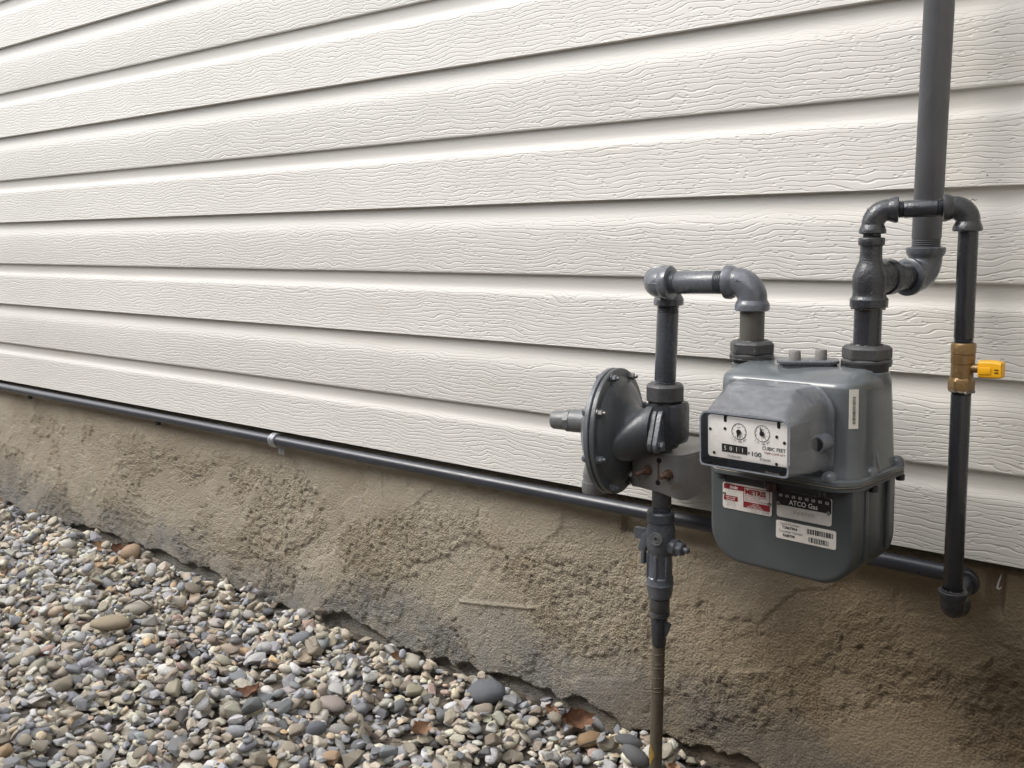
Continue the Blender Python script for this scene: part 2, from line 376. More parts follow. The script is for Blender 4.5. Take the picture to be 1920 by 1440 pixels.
# ================================================================== THE HOUSE WALL (siding)
SB = 0.434            # underside of the lowest panel
CR = 0.127            # one course
wall = empty('siding_wall', (-1.5, 0.03, SB), 'cream vinyl clapboard siding wall with embossed wood grain', 'wall')
wall['kind'] = 'structure'
def siding_panel(k):
    z0 = SB + 2 * CR * k
    # profile (y, dz, grain): bottom return, lower face leaning out at its foot, cove, fold, upper face, cove
    prof = [(0.016, 0.0005, 0), (0.006, 0.0, 0), (0.0008, 0.0002, 0), (-0.0002, 0.0012, 0.3), (0.0001, 0.004, 1), (0.0022, 0.050, 1), (0.0040, 0.0840, 1), (0.0043, 0.0885, .9),
            (0.0056, 0.0920, .5), (0.0078, 0.0965, .2), (0.0093, 0.1000, .12), (0.0101, 0.1045, .08), (0.0102, 0.1090, .08), (0.0096, 0.1160, .08), (0.0088, 0.1225, .08), (0.0083, 0.1262, .05),
            (0.0075, 0.1270, 0), (0.0032, 0.1268, 0), (0.0022, 0.1280, .3), (0.0021, 0.1310, 1), (0.0023, 0.178, 1), (0.0025, 0.2060, 1), (0.0032, 0.2120, .9),
            (0.0044, 0.2175, .6), (0.0060, 0.2230, .3), (0.0076, 0.2285, .15), (0.0088, 0.2335, .08), (0.0094, 0.2390, .08), (0.0093, 0.2450, .08), (0.0088, 0.2520, .08), (0.0084, 0.2700, .0)]
    xs = np.concatenate([np.linspace(-8.0, -3.6, 12, endpoint=False), np.linspace(-3.6, 0.62, 70)])
    Y = np.array([p[0] for p in prof]); Z = np.array([p[1] for p in prof]); G = np.array([p[2] for p in prof])
    XX, YY = np.meshgrid(xs, Y, indexing='ij'); _, ZZ = np.meshgrid(xs, Z, indexing='ij'); _, GG = np.meshgrid(xs, G, indexing='ij')
    YY = YY + 0.0016 * (fbm(XX * 1.3 + k * 7.7, ZZ * 6, 40 + k, 2) - 0.5)
    ZZ = ZZ + z0 + 0.0012 * (fbm(XX * 1.1, XX * 0 + k * 3.3, 60, 2) - 0.5)
    nx, nz = XX.shape
    idx = np.arange(nx * nz).reshape(nx, nz)
    F = np.stack([idx[:-1, :-1], idx[1:, :-1], idx[1:, 1:], idx[:-1, 1:]], -1).reshape(-1, 4)
    me = bpy.data.meshes.new('siding_panel')
    me.from_pydata(np.stack([XX, YY, ZZ], -1).reshape(-1, 3).tolist(), [], F.tolist())
    me.attributes.new('grain', 'FLOAT', 'POINT').data.foreach_set('value', GG.reshape(-1).astype(np.float32))
    me.polygons.foreach_set('use_smooth', [True] * len(me.polygons))
    me.set_sharp_from_angle(angle=R(40))
    me.materials.append(M['siding'])
    o = bpy.data.objects.new('siding_panel', me); COL.objects.link(o)
    o.parent = wall; o.matrix_parent_inverse = Matrix.Translation((1.5, -0.03, -SB))
for k in range(9): siding_panel(k)
ZTOP = SB + 18 * CR
Geo().box((-3.69, 0.10, (SB + ZTOP) / 2 + 0.02), (8.62, 0.12, ZTOP - SB - 0.03), 0.0).build('wall_core', M['timber'], None, smooth=False)
o = bpy.data.objects['wall_core']; o.parent = wall; o.matrix_parent_inverse = Matrix.Translation((1.5, -0.03, -SB))

# ================================================================== ADDED BLOCKERS (unseen box and fence put in to shade the right end)
fe = empty('shade_blocker', (0.55, -0.34, 0.0), 'unseen cream chimney chase standing out from the wall at the right', 'blocker')  # unseen box, put in to darken the wall's right end
Geo().box((0.55, -0.335, 1.55), (1.30, 0.63, 2.22), 0.006).build('blocker_box', M['boxcream'], fe)
Geo().box((0.55, -0.33, 0.20), (1.29, 0.60, 0.476), 0.006).build('blocker_base', M['darkbase'], fe)
for k in range(16):
    Geo().box((0.55, -0.335, 0.45 + 0.1395 * k), (1.316, 0.646, 0.012), 0.003).build('lap_edge', M['boxcream'], fe)
bf = empty('blocker_fence', (-0.1, -1.78, -0.03), 'brown vertical board fence added unseen across the yard to block low light', 'fence')  # unseen fence, put in to hold back low light from the front
for i in range(52):
    Geo().box((-6.2 + i * 0.142, -1.80 + 0.004 * (i % 2), 0.82), (0.134, 0.022, 1.70), 0.003).build('board', M['timber'], bf)
for z in (0.35, 1.40): Geo().box((-2.6, -1.835, z), (7.4, 0.038, 0.09), 0.004).build('rail', M['timber'], bf)
# ================================================================== FOUNDATION
def foundation():
    xs = np.concatenate([np.linspace(-8, -4.2, 90, endpoint=False), np.linspace(-4.2, -2.0, 380, endpoint=False), np.linspace(-2.0, 0.62, 880)])
    zs = np.linspace(-0.08, 0.46, 182)
    X, Z = np.meshgrid(xs, zs, indexing='ij')
    wx = X + 0.05 * (fbm(X * 9, Z * 9, 3, 3) - 0.5); wz = Z + 0.05 * (fbm(X * 9 + 40, Z * 9, 4, 3) - 0.5)
    ca_, sa_ = math.cos(0.6), math.sin(0.6)
    u = wx * ca_ + wz * sa_; w = -wx * sa_ + wz * ca_
    h = 0.016 * (fbm(X * 2.6, Z * 3.2, 11, 3) - 0.5)
    rag = fbm(X * 60, Z * 60, 21, 4) - 0.5
    n1 = fbm(u * 3.2, w * 7, 31, 3) + 0.16 * rag
    n2 = fbm(u * 4.5 + 9, w * 10 + 4, 37, 3) + 0.16 * rag
    n3 = fbm(X * 8 + 3, Z * 9, 43, 3) + 0.20 * rag
    rough = 0.38 + 0.62 * sstep(0.425, 0.470, n1)                        # sandy areas torn up by the trowel
    lay2 = sstep(0.565, 0.590, n2)                         # second smear of mortar laid over, smooth
    lay3 = sstep(0.585, 0.605, n3)
    top = sstep(0.30, 0.37, Z + 0.10 * (fbm(X * 4, Z * 3, 52, 3) - 0.5))
    rough = rough * (1 - 0.7 * lay2) * (1 - 0.75 * top)
    smooth = 1 - rough
    h += 0.0022 * rough * (0.4 + n1) + 0.0028 * lay2 + 0.0018 * lay3 * rough
    grain = fbm(X * 130, Z * 130, 61, 3) - 0.5
    h += (0.12 + 0.88 * rough) * 0.0042 * grain
    clot = fbm(X * 70, Z * 70, 71, 3); h += rough * 0.0020 * sstep(0.50, 0.70, clot)
    pit = fbm(X * 95, Z * 95, 73, 2); h -= (0.3 + 0.7 * rough) * 0.0030 * sstep(0.72, 0.80, pit)
    crack = np.abs(fbm(X * 16, Z * 3.0, 77, 3) - 0.5) ; h -= 0.0022 * top * sstep(0.016, 0.004, crack) * sstep(0.48, 0.6, fbm(X * 5, Z * 7, 78, 2))
    h += 0.0016 * (1 - rough) * (fbm(u * 6, w * 34, 79, 3) - 0.5)   # trowel strokes
    # ragged foot of the parging, bare recessed concrete below it
    foot = -0.014 + 0.075 * (fbm(X * 5, X * 0 + 2.2, 81, 3) - 0.42) + 0.030 * (fbm(X * 26, X * 0, 83, 4) - 0.5)
    under = sstep(0.0, 0.006, foot - Z + 0.006 * rag)
    h -= 0.017 * under
    # recess behind the pipe left of the shut-off valve, and a slot at the right
    h -= 0.012 * sstep(-0.864, -0.858, X + 0.006 * rag) * sstep(-0.66, -0.78, X) * sstep(0.352, 0.364, Z + 0.01 * rag)
    h -= 0.014 * sstep(-0.266, -0.262, X) * sstep(-0.240, -0.246, X) * sstep(0.345, 0.36, Z)
    # a long scratch ridge and a broken step
    tt = np.clip((X + 1.2568) / 0.2016, 0, 1); dz = np.abs(Z - (0.1336 + 0.0339 * tt) - 0.002 * rag)
    line = np.where((X > -1.2568) & (X < -1.0552), sstep(0.0042, 0.001, dz), 0)
    h += 0.0032 * line
    damp = np.clip(sstep(0.16, 0.02, Z + 0.16 * (fbm(X * 6, Z * 6, 91, 4) - 0.5)) + 0.8 * under, 0, 1)
    rshade = np.clip(sstep(-1.05, -0.45, X + 0.5 * (fbm(X * 5, Z * 5, 93, 4) - 0.5) - 0.6 * (Z - 0.2)), 0, 1)  # painted shade, stronger to the right and downwards
    smooth = np.clip(smooth + line, 0, 1)
    h -= 0.050 * sstep(0.4165, 0.4215, Z)                  # open gap under the siding
    Yf = 0.022 - h
    nx, nz = X.shape
    idx = np.arange(nx * nz).reshape(nx, nz)
    F = np.stack([idx[:-1, :-1], idx[1:, :-1], idx[1:, 1:], idx[:-1, 1:]], -1).reshape(-1, 4)
    me = bpy.data.meshes.new('foundation_wall')
    me.from_pydata(np.stack([X, Yf, Z], -1).reshape(-1, 3).tolist(), [], F.tolist())
    me.attributes.new('smooth_patch', 'FLOAT', 'POINT').data.foreach_set('value', smooth.reshape(-1).astype(np.float32))
    me.attributes.new('right_shade', 'FLOAT', 'POINT').data.foreach_set('value', rshade.reshape(-1).astype(np.float32))
    me.attributes.new('base_damp', 'FLOAT', 'POINT').data.foreach_set('value', damp.reshape(-1).astype(np.float32))
    me.polygons.foreach_set('use_smooth', [True] * len(me.polygons))
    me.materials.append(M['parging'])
    o = bpy.data.objects.new('foundation_wall', me); COL.objects.link(o)
    tag(o, 'rough beige parged concrete foundation wall below the siding', 'wall', kind='structure')
foundation()

# ================================================================== GROUND AND GRAVEL
g = Geo(); g.add([(-14, -9, -0.036), (6, -9, -0.036), (6, 0.10, -0.036), (-14, 0.10, -0.036)], [(0, 1, 2, 3)])
ground = tag(g.build('gravel_bed', M['soil'], None, smooth=False), 'bed of loose mixed river gravel beside the foundation', None, kind='structure')

def stone_variants():
    out = []
    r = random.Random(5)
    for k in range(12):                         # rounded river stones
        bm = bmesh.new(); bmesh.ops.create_icosphere(bm, subdivisions=2, radius=1.0)
        ph = [r.uniform(0, 6.28) for _ in range(6)]
        for v in bm.verts:
            d = v.co.normalized()
            s_ = 1 + 0.13 * math.sin(2.1 * d.x + ph[0]) + 0.12 * math.sin(2.3 * d.y + ph[1]) + 0.09 * math.sin(3.1 * d.z + 2 * d.x + ph[2]) + 0.05 * math.sin(5 * d.y + 3 * d.x + ph[3])
            v.co = Vector((d.x * s_, d.y * s_, d.z * s_))
        out.append((bm, True))
    for k in range(14):                         # broken angular stones
        bm = bmesh.new()
        for i in range(r.randint(11, 17)):
            d = Vector((r.gauss(0, 1), r.gauss(0, 1), r.gauss(0, 1))).normalized()
            bm.verts.new(d * r.uniform(0.85, 1.08))
        res = bmesh.ops.convex_hull(bm, input=bm.verts[:])
        bmesh.ops.delete(bm, geom=[v for v in bm.verts if not v.link_faces], context='VERTS')
        bmesh.ops.dissolve_limit(bm, angle_limit=R(14), verts=bm.verts[:], edges=bm.edges[:])
        bmesh.ops.bevel(bm, geom=bm.edges[:], offset=0.10, segments=1, affect='EDGES', clamp_overlap=True)
        bmesh.ops.triangulate(bm, faces=bm.faces[:])
        out.append((bm, k % 3 == 0))
    res = []
    for bm, sm in out:
        bm.verts.ensure_lookup_table()
        V = np.array([v.co[:] for v in bm.verts]); F = np.array([[v.index for v in f.verts] for f in bm.faces])
        ext = np.abs(V).max(0); V = V / ext
        res.append((V, F, sm)); bm.free()
    return res
SV = stone_variants()
PAL = np.array([  # colour, weight
    (0.228, 0.240, 0.262, 13), (0.150, 0.158, 0.174, 8), (0.300, 0.300, 0.312, 13), (0.400, 0.388, 0.362, 11),
    (0.375, 0.330, 0.258, 18), (0.295, 0.258, 0.200, 15), (0.460, 0.410, 0.325, 14), (0.235, 0.200, 0.155, 9),
    (0.560, 0.530, 0.465, 9), (0.400, 0.280, 0.165, 3), (0.330, 0.230, 0.190, 2), (0.090, 0.090, 0.092, 4), (0.310, 0.288, 0.228, 9), (0.47, 0.375, 0.265, 5)])
def pick_col():
    c = PAL[rng.choice(len(PAL), p=PAL[:, 3] / PAL[:, 3].sum()), :3] * rng.uniform(0.85, 1.25) * 1.40
    return np.clip(c * (1 + rng.normal(0, 0.02, 3)), 0, 0.68)
ca_n, cb_n, cc_n, CAMn = (np.array(q) for q in (ca, cb, cc, CAM))
FPX = 1778.3
def px(P):
    d = P - CAMn; z = d @ cc_n
    return 960 + FPX * (d @ ca_n) / z, 720 - FPX * (d @ cb_n) / z, z

def gravel():
    x0, x1, y0, y1 = -5.2, 0.5, -1.5, 0.045
    RES = 0.005
    nx, ny = int((x1 - x0) / RES), int((y1 - y0) / RES)
    H = np.full((nx, ny), -0.030)
    H += 0.012 * (fbm(*np.meshgrid(np.arange(nx) * RES * 2.2, np.arange(ny) * RES * 2.2, indexing='ij'), 101, 3) - 0.5)
    stones = []
    N = 40000
    def place(x, y, a, b, c, yaw, tilt=0.22, q=62):
        r = 0.5 * (a + b) * 0.86
        i0, i1 = int((x - r - x0) / RES), int((x + r - x0) / RES) + 2; j0, j1 = int((y - r - y0) / RES), int((y + r - y0) / RES) + 2
        if i0 < 0 or j0 < 0 or i1 >= nx or j1 >= ny: return None
        sub = H[i0:i1, j0:j1]
        gx = x0 + (np.arange(i0, i1) + 0.5) * RES - x; gy = y0 + (np.arange(j0, j1) + 0.5) * RES - y
        GX, GY = np.meshgrid(gx, gy, indexing='ij')
        cs, sn = math.cos(yaw), math.sin(yaw)
        U = (GX * cs + GY * sn) / a; W = (-GX * sn + GY * cs) / b
        d2 = U * U + W * W; ins = d2 < 1
        if ins.sum() < 2: return None
        hh = sub[ins]
        base = np.percentile(hh, q)
        sxx = (GX[ins] ** 2).sum() + 1e-9; syy = (GY[ins] ** 2).sum() + 1e-9
        slx = np.clip((GX[ins] * (hh - hh.mean())).sum() / sxx, -0.7, 0.7); sly = np.clip((GY[ins] * (hh - hh.mean())).sum() / syy, -0.7, 0.7)
        z = base + 0.62 * c
        top = z + c * np.sqrt(np.clip(1 - d2, 0, 1)) + GX * slx * 0.6 + GY * sly * 0.6
        H[i0:i1, j0:j1] = np.where(ins, np.maximum(sub, top), sub)
        nrm = Vector((-slx * 0.8 + random.gauss(0, tilt), -sly * 0.8 + random.gauss(0, tilt), 1)).normalized()
        Rm = Vector((0, 0, 1)).rotation_difference(nrm).to_matrix() @ Matrix.Rotation(yaw, 3, 'Z')
        return (np.array((x, y, z)), np.array(Rm), (a, b, c))
    special = [  # x, y, a, b, c, yaw, tint, label
        (-1.130, -0.050, 0.040, 0.031, 0.025, 0.4, (0.165, 0.185, 0.22), 'large smooth blue grey stone against the wall foot'),
        (-2.030, -0.335, 0.050, 0.026, 0.019, 0.75, (0.46, 0.37, 0.25), 'long smooth tan cobble lying on the gravel'),
        (-2.440, -0.040, 0.034, 0.026, 0.022, 0.2, (0.47, 0.32, 0.20), 'rounded orange tan stone near the wall'),
        (-2.085, -0.225, 0.036, 0.028, 0.018, 1.3, (0.52, 0.48, 0.40), 'pale cream stone beside the tan cobble'),
        (-0.880, -0.055, 0.026, 0.018, 0.015, 0.9, (0.40, 0.25, 0.12), 'orange angular stone near the service pipe'),
        (-0.800, -0.055, 0.027, 0.014, 0.011, 0.7, (0.17, 0.18, 0.20), 'slim grey stone beside the service pipe'),
        (-1.352, -0.255, 0.034, 0.026, 0.014, 0.3, (0.50, 0.42, 0.38), 'flat pinkish white stone in the gravel'),
        (-1.620, -0.110, 0.030, 0.022, 0.016, 0.5, (0.24, 0.26, 0.29), 'smooth grey stone by the wall'),
        (-0.745, -0.115, 0.032, 0.018, 0.014, 0.5, (0.19, 0.20, 0.215), 'grey oval stone in front of the service pipe'),
        (-1.300, -0.340, 0.024, 0.018, 0.014, 1.2, (0.16, 0.18, 0.22), 'blue grey egg shaped stone')]
    sizes = np.clip(rng.lognormal(math.log(0.0108), 0.34, N), 0.0058, 0.022)
    sizes[: N // 2] *= 0.85
    for i in range(N):
        x = rng.uniform(x0, x1); y = y1 - 0.03 - (y1 - y0 - 0.03) * rng.uniform(0, 1)
        u, v, z = px(np.array((x, y, 0.0)))
        if z < 0.3 or u < -520 or v > 2150 or u > 2300 or x > -0.70 + 0.10 * math.sin(y * 9) * math.sin(y * 23 + 1): continue
        if x < -3.9 and rng.random() < 0.5: continue
        a = sizes[i] * rng.uniform(1.0, 1.35); b = sizes[i] * rng.uniform(0.72, 1.0); c = sizes[i] * rng.uniform(0.36, 0.68)
        p = place(x, y, a, b, c, rng.uniform(0, math.pi))
        if p: stones.append([*p, int(rng.choice(len(SV), p=[0.34 / 12] * 12 + [0.66 / 14] * 14)), pick_col(), None])
    for (x, y, a, b, c, yaw, tint, lab) in special:
        p = place(x, y, a, b, c, yaw, 0.08, 75)
        if p: stones.append([*p, int(rng.integers(9)), np.array(tint), lab])
    # how large and how exposed each stone shows
    score = []
    for P, Rm, (a, b, c), k, tint, lab in stones:
        u, v, z = px(P)
        i, j = int((P[0] - x0) / RES), int((P[1] - y0) / RES)
        exposed = H[i, j] <= P[2] + c * 1.06
        vis = 0 < u < 1920 and 0 < v < 1440 and exposed
        score.append((1e3 if lab else 0) + ((a * b) ** 0.5 / z if vis else 0))
    order = np.argsort(score)[::-1]
    single = set(int(q) for q in order[:298])
    meshes = []
    for V, F, sm in SV:
        me = bpy.data.meshes.new('pebble'); me.from_pydata(V.tolist(), [], F.tolist())
        me.polygons.foreach_set('use_smooth', [sm] * len(me.polygons)); me.materials.append(M['pebble']); meshes.append(me)
    AV, AF, AC, AS, n = [], [], [], [], 0
    for q, (P, Rm, s, k, tint, lab) in enumerate(stones):
        V, F, sm = SV[k]
        if q in single:
            o = bpy.data.objects.new('pebble', meshes[k]); COL.objects.link(o)
            o.parent = ground
            o.matrix_local = Matrix.Translation(Vector(P)) @ Matrix(Rm.tolist()).to_4x4() @ Matrix.Diagonal((*s, 1))
            o['tint'] = [float(tint[0]), float(tint[1]), float(tint[2])]
            if lab: o['label'] = lab
        else:
            W = (V * np.array(s)) @ Rm.T + P
            AV.append(W); AF.append(F + n); n += len(V)
            AC.append(np.repeat(np.append(tint, 1.0)[None], len(V), 0)); AS.append(np.full(len(F), sm))
    AV = np.concatenate(AV); AF = np.concatenate(AF); AC = np.concatenate(AC).astype(np.float32); AS = np.concatenate(AS)
    me = bpy.data.meshes.new('gravel')
    me.vertices.add(len(AV)); me.vertices.foreach_set('co', AV.astype(np.float32).ravel())
    me.loops.add(AF.size); me.loops.foreach_set('vertex_index', AF.astype(np.int32).ravel())
    me.polygons.add(len(AF)); me.polygons.foreach_set('loop_start', np.arange(0, AF.size, 3, dtype=np.int32))
    me.update(calc_edges=True)
    me.polygons.foreach_set('use_smooth', AS)
    me.attributes.new('tint', 'FLOAT_COLOR', 'POINT').data.foreach_set('color', AC.ravel())
    me.materials.append(M['stone'])
    o = bpy.data.objects.new('gravel', me); COL.objects.link(o); o.parent = ground; o['kind'] = 'stuff'
    print('stones', len(stones), 'tris', len(AF))
    def height(x, y):
        i, j = int((x - x0) / RES), int((y - y0) / RES)
        return float(np.mean(H[max(0, i - 2):i + 3, max(0, j - 2):j + 3])) + 0.002
    return height
height = gravel()

# ================================================================== PIPE FITTINGS
def V3(*a): return Vector(a)
def arc_path(p0, corner, p1, rad, n=10):
    """straight from p0 to near corner, rounded with radius rad, on to p1"""
    p0, corner, p1 = Vector(p0), Vector(corner), Vector(p1)
    d0 = (p0 - corner).normalized(); d1 = (p1 - corner).normalized()
    a = corner + d0 * rad; b = corner + d1 * rad
    out = [p0]
    for i in range(n + 1):
        s_ = i / n
        out.append((a * (1 - s_) ** 2) + corner * (2 * s_ * (1 - s_)) * 1.0 + b * s_ * s_ if False else None)
    out = [p0]
    ang = d0.angle(d1); cen = corner + (d0 + d1).normalized() * (rad / math.cos(ang / 2))
    # circular arc tangent to both legs
    rr = rad * math.tan(ang / 2)
    va = a - cen; vb = b - cen
    tot = va.angle(vb); ax = va.cross(vb).normalized()
    for i in range(n + 1): out.append(cen + Matrix.Rotation(tot * i / n, 3, ax) @ va)
    out.append(p1)
    return out
def elbow(name, corner, d0, d1, rb, rc, leg, mat, parent, band=0.012, seam=False):
    """malleable elbow: body radius rb, end bands radius rc, centre-to-end leg"""
    corner = Vector(corner); d0 = Vector(d0).normalized(); d1 = Vector(d1).normalized()
    g = Geo()
    path = arc_path(corner + d0 * (leg - 0.002), corner, corner + d1 * (leg - 0.002), leg * 0.62)
    g.tube(path, rb, 32)
    for d in (d0, d1):
        b = band
        g.lathe(corner + d * leg, -d, [(0, rc - 0.0075), (0, rc - 0.0015), (0.0012, rc), (b - 0.003, rc), (b, rc - 0.0012), (b + 0.003, rb + 0.0004), (b + 0.007, rb - 0.001)], 32)
    if seam:
        ax = d0.cross(d1)
        pts = [p for p in path]
        mid = (d0 + d1).normalized()
        g.tube([p - mid * 0.0 + ((p - (corner + mid * leg * 0.9)).normalized()) * (rb - 0.0004) for p in pts[1:-1]], 0.0009, 8)
    return g.build(name, mat, parent, 40)
def pipe(name, p0, p1, r, mat, parent, thread0=0, thread1=0, n=32):
    p0, p1 = Vector(p0), Vector(p1); d = (p1 - p0).normalized(); L = (p1 - p0).length
    prof = [(0, r)]
    def th(s0, k, sgn):
        q = []
        for i in range(k):
            q += [(s0 + i * 0.0026, r - 0.0013), (s0 + i * 0.0026 + 0.0008, r + 0.0002), (s0 + i * 0.0026 + 0.0013, r + 0.0002), (s0 + i * 0.0026 + 0.0021, r - 0.0013)]
        return q
    if thread0: prof = [(0, r - 0.0008)] + th(0.0006, thread0, 1) + [(thread0 * 0.0026 + 0.0016, r)]
    if thread1: prof += [(L - thread1 * 0.0026 - 0.0016, r)] + th(L - thread1 * 0.0026 - 0.0006, thread1, 1) + [(L, r - 0.0008)]
    else: prof += [(L, r)]
    g = Geo(); g.lathe(p0, d, prof, n)
    return g.build(name, mat, parent, 50)
def hexnut(name, base, axis, rc, h, mat, parent, flange=0.0, phase=0.3, n=6):
    g = Geo(); base = Vector(base); a = Vector(axis).normalized()
    z = 0.0
    if flange:
        g.lathe(base, a, [(0, flange - 0.002), (0.0008, flange), (0.0045, flange), (0.0065, flange - 0.0035), (0.0066, 0.006)], 32); z = 0.0060
    u = a.orthogonal().normalized(); w = a.cross(u)
    rings = []
    for tt, s_ in ((z, 0.96), (z + 0.0018, 1.0), (h - 0.004, 1.0), (h - 0.001, 0.90), (h, 0.84)):
        rr = []
        for k in range(n):
            for e in (-0.06, 0.06):
                an = phase + 2 * math.pi * (k + e) / n
                rr.append(base + a * tt + (u * math.cos(an) + w * math.sin(an)) * rc * s_)
        rings.append(rr)
    g.loft(rings)
    return g.build(name, mat, parent, 25)
def bolt(g, p, axis, r, h, n=6, shank=0.0):
    a = Vector(axis).normalized()
    g.lathe(Vector(p), a, [(0, r * 1.25), (h * 0.18, r * 1.25)], 16)
    g.lathe(Vector(p) + a * h * 0.18, a, [(0, r), (h * 0.75, r), (h * 0.85, r * 0.82)], n, phase=0.4)
    if shank: g.lathe(Vector(p) + a * h, a, [(-0.001, shank), (h * 0.5, shank), (h * 0.6, shank * 0.7)], 12)

NUTA = 0.35
# child parts are written in world coordinates; this keeps them in place under their Empty
def adopt(root):
    bpy.context.view_layer.update()
    inv = root.matrix_world.inverted()
    for o in COL.objects:
        if o.parent is root: o.matrix_parent_inverse = inv
    return root

# ---------------------------------------------------------------- wall pipe along the foot of the siding
wp = empty('wall_pipe', (-1.5, -0.004, 0.419), 'thin dark grey gas pipe running along the foot of the siding', 'pipe')
g = Geo(); g.tube([(-8, -0.004, 0.4150), (-3.2, -0.004, 0.4140), (-1.8, -0.004, 0.4128), (-0.808, -0.004, 0.4120), (-0.368, -0.004, 0.4100), (-0.296, -0.004, 0.4090)], 0.0120, 20)
g.build('long_pipe', M['wallpipe'], wp)
g = Geo()
for dx in (-0.006, 0.004): g.tube([(-1.802 + dx + 0.0115 * 0, -0.004 + 0.0130 * math.cos(q), 0.4128 + 0.0130 * math.sin(q)) for q in np.linspace(0, 2 * math.pi, 20)], 0.0046, 8, False)
g.box((-1.789, 0.0010, 0.391), (0.020, 0.003, 0.024), 0.0012)
g.lathe((-1.789, -0.0004, 0.389), (0, -1, 0), [(0, 0.0048), (0.002, 0.0045), (0.003, 0.002)], 12)
g.build('pipe_clip', M['clip'], wp)
for xx in (-2.32, -3.05):
    g = Geo(); g.box((xx, 0.006, 0.398), (0.012, 0.012, 0.022), 0.002); g.build('pipe_hook', M['wallpipe'], wp)
elbow('elbow', (-0.281, -0.0045, 0.4090), (-1, 0, 0), (0, -1, -0.0), 0.0142, 0.0168, 0.026, M['dark'], wp, 0.010)
pipe('nipple', (-0.281, -0.028, 0.4090), (-0.2745, -0.122, 0.4080), 0.0112, M['dark'], wp)
adopt(wp); adopt(fe); adopt(bf)

# ---------------------------------------------------------------- service riser with shut-off valve
sr = empty('service_riser', (-0.712, -0.116, 0.0), 'grey gas service riser with shutoff valve rising from the gravel', 'gas riser')
pipe('riser_pipe', (-0.7128, -0.116, -0.03), (-0.7065, -0.116, 0.29), 0.0102, M['wrap'], sr)
g = Geo()
for i in range(9):
    z = 0.262 - i * 0.0135 - 0.004 * math.sin(i * 2.1); f_ = (z + 0.03) / 0.32
    p = V3(-0.7128 + 0.0063 * f_, -0.116, z)
    g.tube([p + V3(0.0106 * math.cos(q), 0.0106 * math.sin(q), 0.0024 * math.cos(q + 0.5)) for q in np.linspace(0, 2 * math.pi, 22)], 0.00065, 6, False)
g.build('spiral_wrap', M['wrap'], sr)
g = Geo(); ring = []
for i, z in enumerate(np.linspace(0.030, 0.066, 9)):
    wdt = 0.6 * math.sin(math.pi * (i + 0.6) / 9.6) + 0.12 * math.sin(i * 5.1)
    ring.append([V3(-0.7120, -0.116, z) + V3(0.0109 * math.sin(q * wdt - 0.35), -0.0109 * math.cos(q * wdt - 0.35), 0) for q in np.linspace(-1, 1, 9)])
vv = [p for rr in ring for p in rr]; ff = [(k * 9 + i, k * 9 + i + 1, k * 9 + i + 10, k * 9 + i + 9) for k in range(8) for i in range(8)]
g.add(vv, ff); g.build('yellow_coating_patch', M['yellowwrap'], sr)
# tapered transition sleeve with a clipped corner
g = Geo(); g.lathe((-0.7072, -0.116, 0.236), (0, 0, 1), [(0, 0.0106), (0.002, 0.0116), (0.030, 0.0124), (0.050, 0.0132), (0.053, 0.0125)], 28)
g.box((-0.6955, -0.118, 0.269), (0.016, 0.004, 0.024), 0.001, Matrix.Rotation(0.35, 4, 'Y'))
g.build('transition_sleeve', M['dark2'], sr)
pipe('nipple', (-0.7065, -0.116, 0.286), (-0.7062, -0.116, 0.325), 0.0158, M['nut'], sr, 3, 3)
g = Geo()
g.lathe((-0.7062, -0.116, 0.318), (0, 0, 1), [(0, 0.0165), (0.001, 0.0182), (0.012, 0.0205), (0.020, 0.0212), (0.023, 0.0226), (0.026, 0.0212), (0.034, 0.0210), (0.036, 0.0195), (0.074, 0.0190), (0.078, 0.0212), (0.090, 0.0232), (0.112, 0.0232), (0.120, 0.0205), (0.124, 0.0205), (0.126, 0.0220), (0.139, 0.0220), (0.1415, 0.0200)], 32)
for an in (-0.5, -1.45, -2.4):
    g.box((-0.7062 + 0.0188 * math.cos(an), -0.116 + 0.0188 * math.sin(an), 0.371), (0.006, 0.006, 0.040), 0.001, Matrix.Rotation(an, 4, 'Z'))
g.build('shutoff_valve', M['grey'], sr)
g = Geo()
g.lathe((-0.686, -0.116, 0.405), (1, -0.10, -0.02), [(0, 0.0135), (0.010, 0.0135), (0.012, 0.011)], 24)
g.lathe((-0.6745, -0.117, 0.405), (1, -0.10, -0.02), [(0, 0.0112), (0.009, 0.0112), (0.011, 0.009)], 6)
g.lathe((-0.664, -0.118, 0.405), (1, -0.10, -0.02), [(0, 0.005), (0.008, 0.005), (0.010, 0.003)], 14)
g.build('stem_nut', M['grey'], sr)
g = Geo(); g.box((-0.7355, -0.121, 0.419), (0.026, 0.009, 0.018), 0.002); g.box((-0.7270, -0.126, 0.408), (0.014, 0.016, 0.030), 0.003, Matrix.Rotation(0.3, 4, 'Y')); g.box((-0.7285, -0.129, 0.386), (0.007, 0.010, 0.026), 0.002)
g.build('locking_wing', M['grey'], sr)
g = Geo(); g.lathe((-0.7010, -0.134, 0.4205), (0.06, -1, 0), [(0, 0.0105), (0.0062, 0.0105), (0.0066, 0.0085), (0.0056, 0.0082), (0.0056, 0.0060), (0.0066, 0.0058), (0.0066, 0.0035), (0.003, 0.0032)], 24)
g.build('lock_plug', M['tower'], sr)
pipe('upper_nipple', (-0.7045, -0.116, 0.455), (-0.7030, -0.116, 0.575), 0.0152, M['grey'], sr, 4, 0)
adopt(sr)

